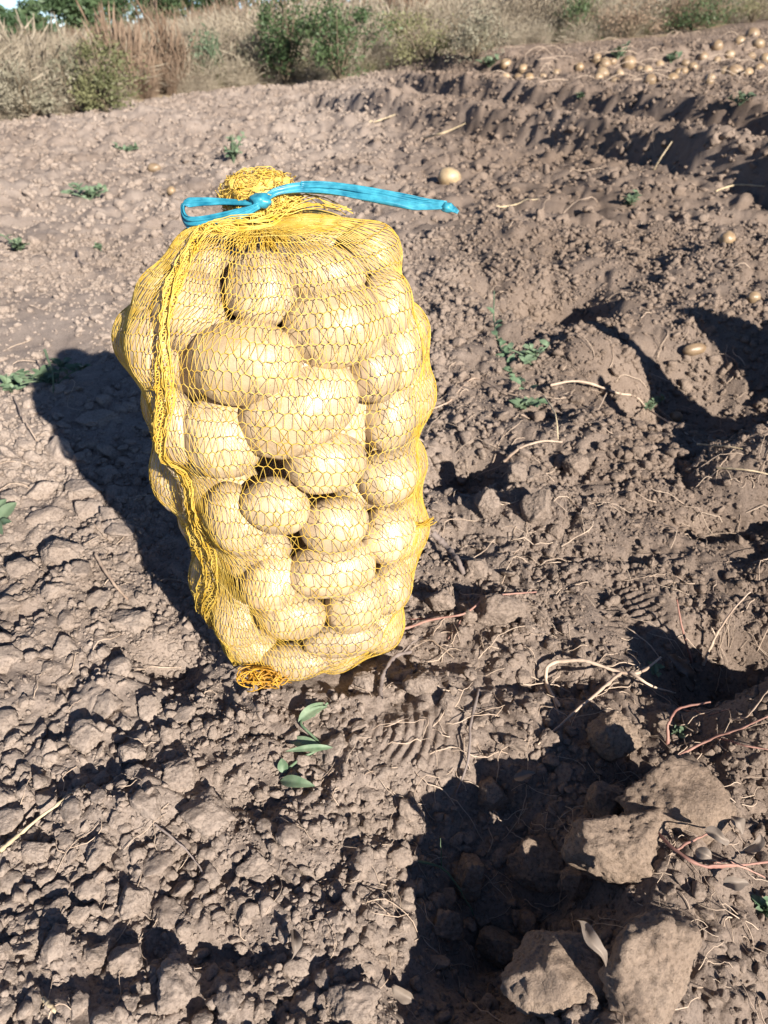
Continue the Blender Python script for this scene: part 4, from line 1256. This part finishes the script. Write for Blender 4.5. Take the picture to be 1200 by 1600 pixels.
S_('straw', [(1120, 732), (1165, 735), (1200, 742)], 2.0, M['straw'], 'white straw below the other one at the frame edge', 'straw', (), [0.01, 0.02, 0.01])
S_('straw', [(1022, 265), (1032, 248), (1050, 222)], 2.0, M['straw'], 'dry stalk leaning against the nearest ridge', 'straw', (), [0.0, 0.06, 0.12])
S_('straw', [(1118, 300), (1150, 290), (1195, 292)], 2.0, M['straw'], 'dry straw on the clods below the ridge end', 'straw', (), [0.0, 0.02, 0.02])
S_('twig', [(120, 392), (128, 412), (160, 412)], 2.4, M['grey_root'], 'dark twig lying on the smooth trodden ground', 'twig', (), [0.003, 0.004, 0.004])
# hair-thin rootlets everywhere: uncountable
hair = []
hair_r = []
g = np.random.default_rng(77)
for _ in range(620):
    if g.random() < 0.6: px, py = g.uniform(580, 1200), g.uniform(560, 1560)
    else: px, py = g.uniform(0, 1200), g.uniform(230, 1600)
    p, t = at(px, py)
    if math.hypot((p[0] - SX) / 0.15, (p[1] - SY) / 0.14) < 1 and py < 1090: continue
    a = g.uniform(0, 6.28); L = g.uniform(0.015, 0.075) * min(1 + (t - 0.8) * 0.8, 4)
    n = 9
    dirs = a + np.cumsum(g.normal(0, 0.35, n))
    xy = p[:2] + np.cumsum(np.stack([np.cos(dirs), np.sin(dirs)], 1) * L / n, 0)
    z = ground_z(xy[:, 0], xy[:, 1]) + 0.002 + 0.18 * L * np.sin(np.linspace(0, 3.14, n)) * g.uniform(0, 1)
    for _k in range(2): z[1:-1] = np.maximum(z[1:-1], (z[:-2] + z[2:]) / 2)
    hair.append(np.c_[xy, z]); hair_r.append(g.uniform(0.00025, 0.0007) * min(1 + (t - 0.8) * 0.6, 3))
for _ in range(90):
    p, t = at(g.uniform(780, 1200), g.uniform(50, 135)); a = g.uniform(0, 6.28); L = g.uniform(0.12, 0.45); u = np.linspace(0, 1, 9)
    hair.append(np.c_[p[0] + math.cos(a) * L * u, p[1] + math.sin(a) * L * u, p[2] + 0.02 + 0.08 * np.sin(u * 3.1) * g.random()]); hair_r.append(0.003)
V, F = tubes(np.array(hair), np.array(hair_r), 3)
tag(link('rootlets', mesh_np('rootlets', V, F, M['root'])), 'hair-thin dry rootlets scattered over the soil', None, None, 'stuff')

# ------------------------------------------------------------------ leaves and weeds
def leaf_geo(base, tip, width, normal, curl=0.15, fold=0.25, nL=9, nW=4):
    base = np.asarray(base, float); tip = np.asarray(tip, float); normal = np.asarray(normal, float)
    ax = tip - base; L = np.linalg.norm(ax); ax = ax / L
    n = normal - (normal @ ax) * ax; n /= np.linalg.norm(n); b = np.cross(ax, n)
    u = np.linspace(0, 1, nL); v = np.linspace(-1, 1, 2 * nW + 1)
    w = width * np.sin(np.pi * np.clip(u, 0, 1) ** 0.8) ** 0.8 + width * 0.04
    P = base + ax * (u[:, None, None] * L) + b * (v[None, :, None] * w[:, None, None]) + n * ((curl * L * np.sin(math.pi * u))[:, None, None] + (fold * np.abs(v)[None] * w[:, None])[..., None])
    top = P.reshape(-1, 3); m = 2 * nW + 1
    idx = np.arange(nL * m).reshape(nL, m)
    F = np.stack([idx[:-1, :-1], idx[:-1, 1:], idx[1:, 1:], idx[1:, :-1]], -1).reshape(-1, 4)
    bot = top - np.tile(n * 0.0005, (len(top), 1))
    return np.vstack([top, bot]), np.vstack([F, F[:, ::-1] + len(top)])
def gp(px, py, h):
    p, t = at(px, py, h); p = p.copy(); p[2] += h
    return p
sprig = link('weed_sprig', None, loc=tuple(gp(470, 1185, 0)))
tag(sprig, 'sprig of long grey-green leaves lying on the soil below the sack', 'weed')
def spart(name, V, F, mat, root, label=None):
    o = link(name, mesh_np(name, np.asarray(V) - np.array(root.location), F, mat), root)
    if label: o['label'] = label
    return o
for (b, t, w) in [((466, 1128), (506, 1098), 9), ((503, 1172), (452, 1155), 10), ((520, 1168), (446, 1174), 5), ((444, 1208), (440, 1185), 8), ((438, 1220), (492, 1228), 9), ((470, 1120), (512, 1104), 5)]:
    p, tt = at(*b)
    V, F = leaf_geo(gp(*b, 0.006), gp(*t, 0.010), w / FPX * tt, [0.1 * rng.normal(), -0.5, 1], 0.10, 0.35)
    spart('leaf', V, F, M['leaf'], sprig)
V, F = tubes(spline([gp(512, 1098, 0.004), gp(490, 1118, 0.004), gp(470, 1130, 0.008), gp(500, 1165, 0.006), gp(470, 1185, 0.004), gp(445, 1205, 0.004)], 30)[None], 0.0016, 6)
spart('stem', V, F, M['leaf'], sprig)
# leaf cut off by the frame at the shadow side
lf = link('weed', None, loc=tuple(gp(5, 800, 0)))
tag(lf, 'green leafy weed at the frame edge beside the shadow', 'weed')
for (b, t, w) in [((0, 812), (26, 785), 10), ((-6, 800), (10, 780), 8), ((-4, 822), (18, 815), 7), ((-10, 815), (4, 835), 8)]:
    p, tt = at(*b); V, F = leaf_geo(gp(*b, 0.01), gp(*t, 0.025), w / FPX * tt, [0.2, -0.5, 1], 0.1, 0.3)
    spart('leaf', V, F, M['weed'], lf)
def weed(px, py, wpx, hpx, nst, nleaf, leafpx, mat, label, seed, grp=None, trail=None):
    """low tuft: several stems with small leaves, or one trailing stem"""
    g = np.random.default_rng(seed)
    p0, t = at(px, py)
    root = link('weed', None, loc=tuple(p0)); tag(root, label, 'weed', grp)
    st, lv = [], []
    if trail:
        pts = spline([gp(x, y, h) for x, y, h in trail], 40); stems = [pts]
    else:
        stems = []
        for _ in range(nst):
            a = g.uniform(0, 6.28); q = g.uniform(0.3, 1)
            e = p0 + np.array([math.cos(a) * wpx / FPX * t * q, math.sin(a) * wpx / FPX * t * q, hpx / FPX * t * g.uniform(0.4, 1)])
            stems.append(spline([p0, (p0 + e) / 2 + [0, 0, 0.15 * hpx / FPX * t], e], 40))
    for s_ in stems:
        st.append(s_)
        for _ in range(nleaf):
            k = int(g.integers(6, 40)); b = s_[k]
            d = g.normal(size=3); d[2] = abs(d[2]) * 0.5; d /= np.linalg.norm(d)
            L = leafpx / FPX * t * g.uniform(0.6, 1.4)
            lv.append(leaf_geo(b, b + d * L, L * 0.28, [0.2 * g.normal(), -0.3, 1], 0.1, 0.3, 5, 1))
    V, F = tubes(np.array(st), 1.1 / FPX * t, 5); spart('stem', V, F, mat, root)
    V, F = join(lv); o = spart('leaves', V, F, mat, root); o['kind'] = 'stuff'
    return root
weed(780, 545, 0, 0, 1, 34, 16, M['leaf'], 'thin creeping weed with small pale leaves behind the sack', 1, None, [(772, 455, 0.06), (772, 505, 0.03), (783, 545, 0.01), (805, 590, 0.008), (840, 635, 0.006)])
weed(830, 570, 45, 30, 5, 9, 13, M['leaf'], 'loose tuft of pale leaves beside the creeping weed', 2)
weed(820, 640, 34, 14, 4, 7, 14, M['weed'], 'small green weed on the lit soil below the creeping one', 3)
weed(140, 312, 42, 18, 7, 10, 11, M['leaf'], 'low grey-green weed patch on the far trodden soil', 4)
weed(30, 395, 26, 26, 6, 8, 11, M['weed'], 'small green weed near the frame edge on the smooth soil', 5)
weed(158, 392, 14, 8, 3, 6, 9, M['weed'], 'tiny weed seedling on the smooth soil', 6)
weed(90, 600, 55, 30, 7, 9, 15, M['weed'], 'green weed growing inside the tip of the sack shadow', 7)
weed(25, 610, 34, 16, 5, 8, 15, M['leaf'], 'pale weed lying in the sun beside the shadow tip', 8)
weed(365, 255, 22, 40, 9, 7, 9, M['leaf'], 'grey feathery weed standing behind the bunched neck of the sack', 9)
weed(200, 236, 22, 8, 5, 6, 8, M['leaf'], 'low weed on the far soil before the bushes', 10)
weed(985, 322, 28, 18, 5, 8, 10, M['weed'], 'green weed on the clods below the ridges', 11)
weed(907, 155, 12, 10, 4, 7, 7, M['weed'], 'small weed growing on the near ridge', 12)
weed(1155, 165, 26, 18, 6, 8, 8, M['weed'], 'weed on the far ridge near the frame edge', 13)
weed(765, 105, 22, 14, 6, 8, 8, M['weed'], 'weed at the end of the far ridge by the grass', 14)
weed(965, 92, 14, 18, 5, 8, 9, M['leaf'], 'pale green weed among the far row potatoes', 15)
weed(1048, 98, 14, 16, 5, 8, 8, M['leaf'], 'second pale weed among the far row potatoes, nearer the frame edge', 16)
weed(1195, 1425, 14, 20, 3, 6, 18, M['leaf'], 'pale green plant cut by the frame edge beside the clods', 17)
weed(1015, 640, 30, 16, 4, 8, 10, M['weed'], 'low weed along the pit rim', 18)
weed(1020, 1050, 16, 10, 3, 6, 12, M['leaf'], 'pale shoot tuft at the fork of the hooked root', 19)
weed(1060, 1150, 16, 10, 3, 6, 12, M['weed'], 'small weed under the reddish bent stem', 20)
# withered leaves
def dead(px0, px1, w, label, mat=M['dead_leaf'], h=0.012, depth=None):
    p, t = at(*px0)
    if depth: b, e, t = pix3(*px0, depth + 0.012), pix3(*px1, depth - 0.006), depth
    else:
        b = gp(*px0, h); e = pix3(*px1, proj(b)[2] - 0.004)
        e[2] = max(e[2], float(ground_z(e[0], e[1])) + h)
        if np.linalg.norm(e - b) > 0.10: e = b + (e - b) * 0.10 / np.linalg.norm(e - b)
    V, F = leaf_geo(b, e, w / FPX * t, [0.5 * rng.normal(), -0.6, 1], 0.20, 0.9, 13, 4)
    V = V + 0.0035 * np.stack([noise3(V * 90, 3), noise3(V * 90, 4), noise3(V * 90, 5)], 1)
    tag(link('dry_leaf', mesh_np('dry_leaf', V, F, mat)), label, 'dry leaf')
dead((900, 1436), (944, 1512), 11, 'curled withered leaf hanging on the broad clod', depth=float(proj(CLODS[2][1])[2]) - 0.050)
dead((456, 1450), (461, 1522), 8, 'pale papery dry leaf standing near the bottom edge')
dead((612, 1545), (648, 1568), 10, 'grey dry leaf lying near the bottom edge by the hole')
dead((1100, 1300), (1135, 1318), 9, 'grey crumpled leaf at the fork of the red stem', h=0.03)
dead((1145, 1275), (1160, 1300), 8, 'small whitish crumpled leaf above the red stem', h=0.03)
dead((1085, 1330), (1110, 1345), 9, 'dark crumpled leaf under the red stem fork', h=0.02)
dead((1165, 1330), (1190, 1300), 9, 'withered leaf standing up by the frame edge', h=0.03)
dead((1130, 1385), (1170, 1378), 9, 'withered leaf lying below the red stem')
dead((805, 1215), (838, 1208), 8, 'broad dark withered leaf in the shade of the hole', h=0.02)
dead((1040, 1020), (1085, 1075), 8, 'brown dry leaf beside the hooked root fork')

# ------------------------------------------------------------------ meadow beyond the field
def blade_tuft(seed, n, h0, h1, spread, lean, w, heads=0.3):
    g = np.random.default_rng(seed)
    parts = []
    for _ in range(n):
        b = np.array([g.normal() * spread, g.normal() * spread, -0.03]); h = g.uniform(h0, h1)
        a = g.uniform(0, 6.28); l = g.uniform(0, lean)
        pts = np.array([b + np.array([math.cos(a) * l * u * u, math.sin(a) * l * u * u, h * u - 0.25 * l * u ** 3]) for u in (0, 0.4, 0.75, 1.0)])
        parts.append(tubes(pts[None], np.array([[w, w * 0.9, w * 0.6, w * 0.25]]), 3))
        if g.random() < heads:
            P = np.array([pts[-2], pts[-1], pts[-1] + (pts[-1] - pts[-2]) * 0.6])
            parts.append(tubes(P[None], np.array([[w, w * 3.4, w * 0.6]]), 4 if False else 3))
    return join(parts)
tufts = []
for k in range(5):
    V, F = blade_tuft(40 + k, 52, 0.2, 0.62, 0.10, 0.55, 0.0022)
    tufts.append(mesh_np('tuft', V, F, M['drygrass']))
for k in range(2):
    V, F = blade_tuft(60 + k, 34, 0.35, 0.85, 0.06, 0.22, 0.0032, 0.8)
    tufts.append(mesh_np('tuft', V, F, M['redweed']))
for k in range(2):
    V, F = blade_tuft(70 + k, 40, 0.15, 0.42, 0.08, 0.25, 0.003, 0.1)
    tufts.append(mesh_np('tuft', V, F, M['olive']))
g = np.random.default_rng(5)
def meadow_pts(n, y0, y1):
    x = g.uniform(-1.0, 1.0, n); x = np.where(np.arange(n) < n // 2, x * 1.1, np.sign(x) * (1.1 + np.abs(x))); y = (y0 ** 0.5 + g.random(n) * (y1 ** 0.5 - y0 ** 0.5)) ** 2
    x = x * (halfw(y) * 1.1 + 1)
    m = meadow_amt(x, y)
    keep = m > 0.12 + 0.35 * noise2(x * 1.5, y * 1.5, 61)
    x, y, m = x[keep], y[keep], m[keep]
    n = len(x)
    pn = noise2(x * 0.5, y * 0.35, 62)
    idx = np.where(pn > 0.42, 5 + g.integers(0, 2, n), np.where(g.random(n) < 0.16, 7 + g.integers(0, 2, n), g.integers(0, 5, n)))
    sc = (0.42 + 0.75 * smooth(0, 2.0, m)) * g.uniform(0.7, 1.25, n) * (1 + 0.3 * noise2(x * 0.8, y * 0.8, 63)) * (1 - 0.4 * smooth(-0.15, -0.35, x / np.maximum(y, 1)) * smooth(9, 16, y))
    s = np.stack([sc, sc, sc], 1)
    return np.stack([x, y, ground_z(x, y)], 1), np.stack([g.normal(0, 0.12, n), g.normal(0, 0.12, n), g.uniform(0, 6.28, n)], 1), s, idx
bands = [meadow_pts(18000, 3.5, 16), meadow_pts(10400, 14, 60)]
cat_ = [np.concatenate([b[k] for b in bands]) for k in range(4)]
scatter('dry_grass', 'tall dry straw-coloured meadow grass beyond the field', *cat_, tufts)
print('tufts', len(cat_[0]))

def leaf_cloud(c, rad, n, size, seed, clump=14, flat=0.6):
    g = np.random.default_rng(seed)
    cc = g.normal(size=(clump, 3)); cc /= np.linalg.norm(cc, axis=1)[:, None]
    cc *= (g.random(clump) ** 0.4)[:, None] * 0.92
    k = g.integers(0, clump, n)
    p = cc[k] + g.normal(size=(n, 3)) * (0.10 + 0.16 * g.random(clump)[k])[:, None]
    p = p * np.asarray(rad) + np.asarray(c)
    a = g.normal(size=(n, 3)); a /= np.linalg.norm(a, axis=1)[:, None]
    b = np.cross(a, g.normal(size=(n, 3))); b /= np.linalg.norm(b, axis=1)[:, None]
    s = size * g.uniform(0.5, 1.4, n)[:, None]
    V = np.stack([p - a * s, p + b * s * 0.45, p + a * s, p - b * s * 0.45], 1).reshape(-1, 3)
    return V, np.arange(n * 4).reshape(n, 4)
def shrub(px, py, wpx, hpx, n, leaf, mat, label, seed, cat='bush', name='shrub', grp=None, spikes=0):
    """px,py = foot; half width and height in pixels"""
    p, t = at(px, py)
    W_, H_ = 1.2 * wpx / FPX * t, 1.2 * hpx / FPX * t; n = int(n * 1.1)
    root = link(name, None, loc=tuple(p)); tag(root, label, cat, grp)
    V, F = leaf_cloud(p + [0, 0.3 * W_, H_ * 0.5], (W_, W_ * 0.8, H_ * 0.55), n, leaf, seed, 18)
    V[:, 2] = np.maximum(V[:, 2], p[2] - 0.02)
    o = spart('foliage', V, F, mat, root); o['kind'] = 'stuff'
    g = np.random.default_rng(seed)
    st = []
    for _ in range(16 + spikes):
        a = g.uniform(0, 6.28); q = g.uniform(0.2, 0.9)
        e = p + np.array([math.cos(a) * W_ * q, 0.3 * W_ + math.sin(a) * W_ * q, H_ * g.uniform(0.6, 1.08)])
        st.append(spline([p + [0, 0.3 * W_, 0], (p + [0, 0.3 * W_, 0]) * 0.5 + e * 0.5 + g.normal(size=3) * 0.06 * H_, e], 8))
    V, F = tubes(np.array(st), np.linspace(0.010, 0.003, 8)[None] * (H_ / 0.7), 4)
    s_ = spart('stems', V, F, M['bark'] if not spikes else mat, root); s_['kind'] = 'stuff'
    return root
shrub(445, 132, 34, 108, 2600, 0.022, M['shrub'], 'tall dark green bush at the field edge behind the sack', 1)
shrub(530, 128, 62, 88, 3200, 0.022, M['shrub'], 'wide green bush beside the tall dark one, at the ridge end', 2)
shrub(405, 130, 34, 48, 1400, 0.018, M['grey_scrub'], 'low greyish bush at the foot of the tall dark bush', 3)
shrub(160, 176, 50, 84, 2800, 0.018, M['olive'], 'grey-green rounded bush at the near field corner', 4)
shrub(118, 176, 34, 72, 1400, 0.016, M['grey_scrub'], 'thin grey bush beside the rounded grey-green one', 14)
shrub(40, 186, 62, 66, 2400, 0.018, M['grey_scrub'], 'low dry grey bush at the frame edge', 5)
shrub(328, 136, 22, 62, 500, 0.022, M['weed'], 'narrow bright green weed with tall pale stalks in the dry grass', 6, 'weed', 'tall_weed', None, 10)
shrub(670, 108, 66, 74, 2600, 0.018, M['olive'], 'olive scrub behind the start of the far ridge', 7)
shrub(745, 98, 50, 66, 1800, 0.018, M['grey_scrub'], 'brownish scrub between the olive scrub and the far potatoes', 8)
shrub(905, 64, 54, 62, 2200, 0.018, M['shrub'], 'green scrub above the far potato row', 9)
shrub(1090, 50, 68, 60, 2400, 0.02, M['shrub'], 'leafy green scrub above the largest far potatoes', 10)
shrub(990, 60, 50, 50, 1500, 0.018, M['redweed'], 'rusty brown scrub between the two green scrubs', 11)
shrub(1180, 36, 40, 46, 1200, 0.018, M['olive'], 'olive scrub at the frame edge above the far potatoes', 12)
shrub(370, 100, 46, 82, 1500, 0.016, M['redweed'], 'rusty dry weed clump in the grass behind the tall dark bush', 13)
shrub(225, 80, 36, 66, 1200, 0.016, M['redweed'], 'rusty weed clump in the grass toward the trees', 15)
shrub(420, 60, 70, 60, 1800, 0.02, M['redweed'], 'broad reddish weed clump far up the meadow', 16)
shrub(620, 60, 80, 56, 1800, 0.02, M['olive'], 'broad olive thicket far up the meadow', 17)
shrub(10, 120, 26, 40, 900, 0.02, M['weed'], 'yellowish green shrub at the frame edge in the meadow', 18)

# pale track crossing at the frame edge
tr = np.array([at(x, y)[0] for x, y in [(-160, 148), (-60, 138), (20, 130), (70, 126)]])
# far trees
def tree(px, py, wpx, hpx, D, label, seed, n=9000, leaf=0.17):
    d = ray(px, py); d = d / np.hypot(d[0], d[1])
    x, y = d[0] * D, d[1] * D
    p = np.array([x, y, float(ground_z(x, y))])
    t = float((p - CP) @ Fv)
    W_, H_ = wpx / FPX * t, hpx / FPX * t
    root = link('tree', None, loc=tuple(p)); tag(root, label, 'tree', 'trees far beyond the meadow')
    V, F = leaf_cloud(p + [0, 0, H_ * 0.6], (W_, W_, H_ * 0.52), n, leaf, seed, 26)
    o = spart('crown', V, F, M['fartree'], root); o['kind'] = 'stuff'
    pts = spline([p - [0, 0, 0.2], p + [0.02 * H_, 0, H_ * 0.4], p + [0, 0, H_ * 0.8]], 10)
    V, F = tubes(pts[None], np.linspace(0.035, 0.008, 10)[None] * H_, 8)
    g = np.random.default_rng(seed)
    br = [(V, F)]
    for _ in range(7):
        b = pts[int(g.integers(3, 8))]; a = g.uniform(0, 6.28)
        e = b + np.array([math.cos(a) * W_ * 0.6, math.sin(a) * W_ * 0.6, H_ * 0.25])
        V2, F2 = tubes(spline([b, (b + e) / 2 + [0, 0, 0.03 * H_], e], 10)[None], np.linspace(0.015, 0.004, 10)[None] * H_, 8)
        br.append((V2, F2))
    V, F = join(br); spart('trunk', V, F, M['bark'], root)
tree(120, 55, 48, 95, 62, 'dark green tree behind the dry meadow near the corner of sky', 1)
tree(185, 52, 42, 90, 66, 'dark tree beside the one near the sky, over the meadow', 2)
tree(262, 50, 46, 92, 70, 'third far tree from the sky, above the rusty weeds', 3)
tree(345, 46, 50, 90, 74, 'far tree farthest from the corner of sky', 4)
tree(62, 66, 30, 42, 60, 'small round far tree just below the sky', 5, 2500)
tree(18, 70, 30, 36, 58, 'small far tree at the frame edge below the sky', 6, 2500)
tree(-50, 70, 40, 50, 60, 'far tree just outside the frame edge', 7, 2500)
V, F = leaf_cloud((0, 0, 0), (1, 1, 1), 10, 0.1, 1)
parts = []
for k in range(36):
    x = -150 + k * 9; y = 150 + 12 * math.sin(k * 1.7)
    parts.append(leaf_cloud((x, y, float(ground_z(x, y)) + 1.5), (7, 5, 3.2 + 1.0 * math.sin(k * 2.3)), 420, 0.7, 900 + k, 14))
V, F = join(parts)
tag(link('far_woods', mesh_np('far_woods', V, F, M['fartree'])), 'far green belt of woods along the horizon', None, None, 'stuff')
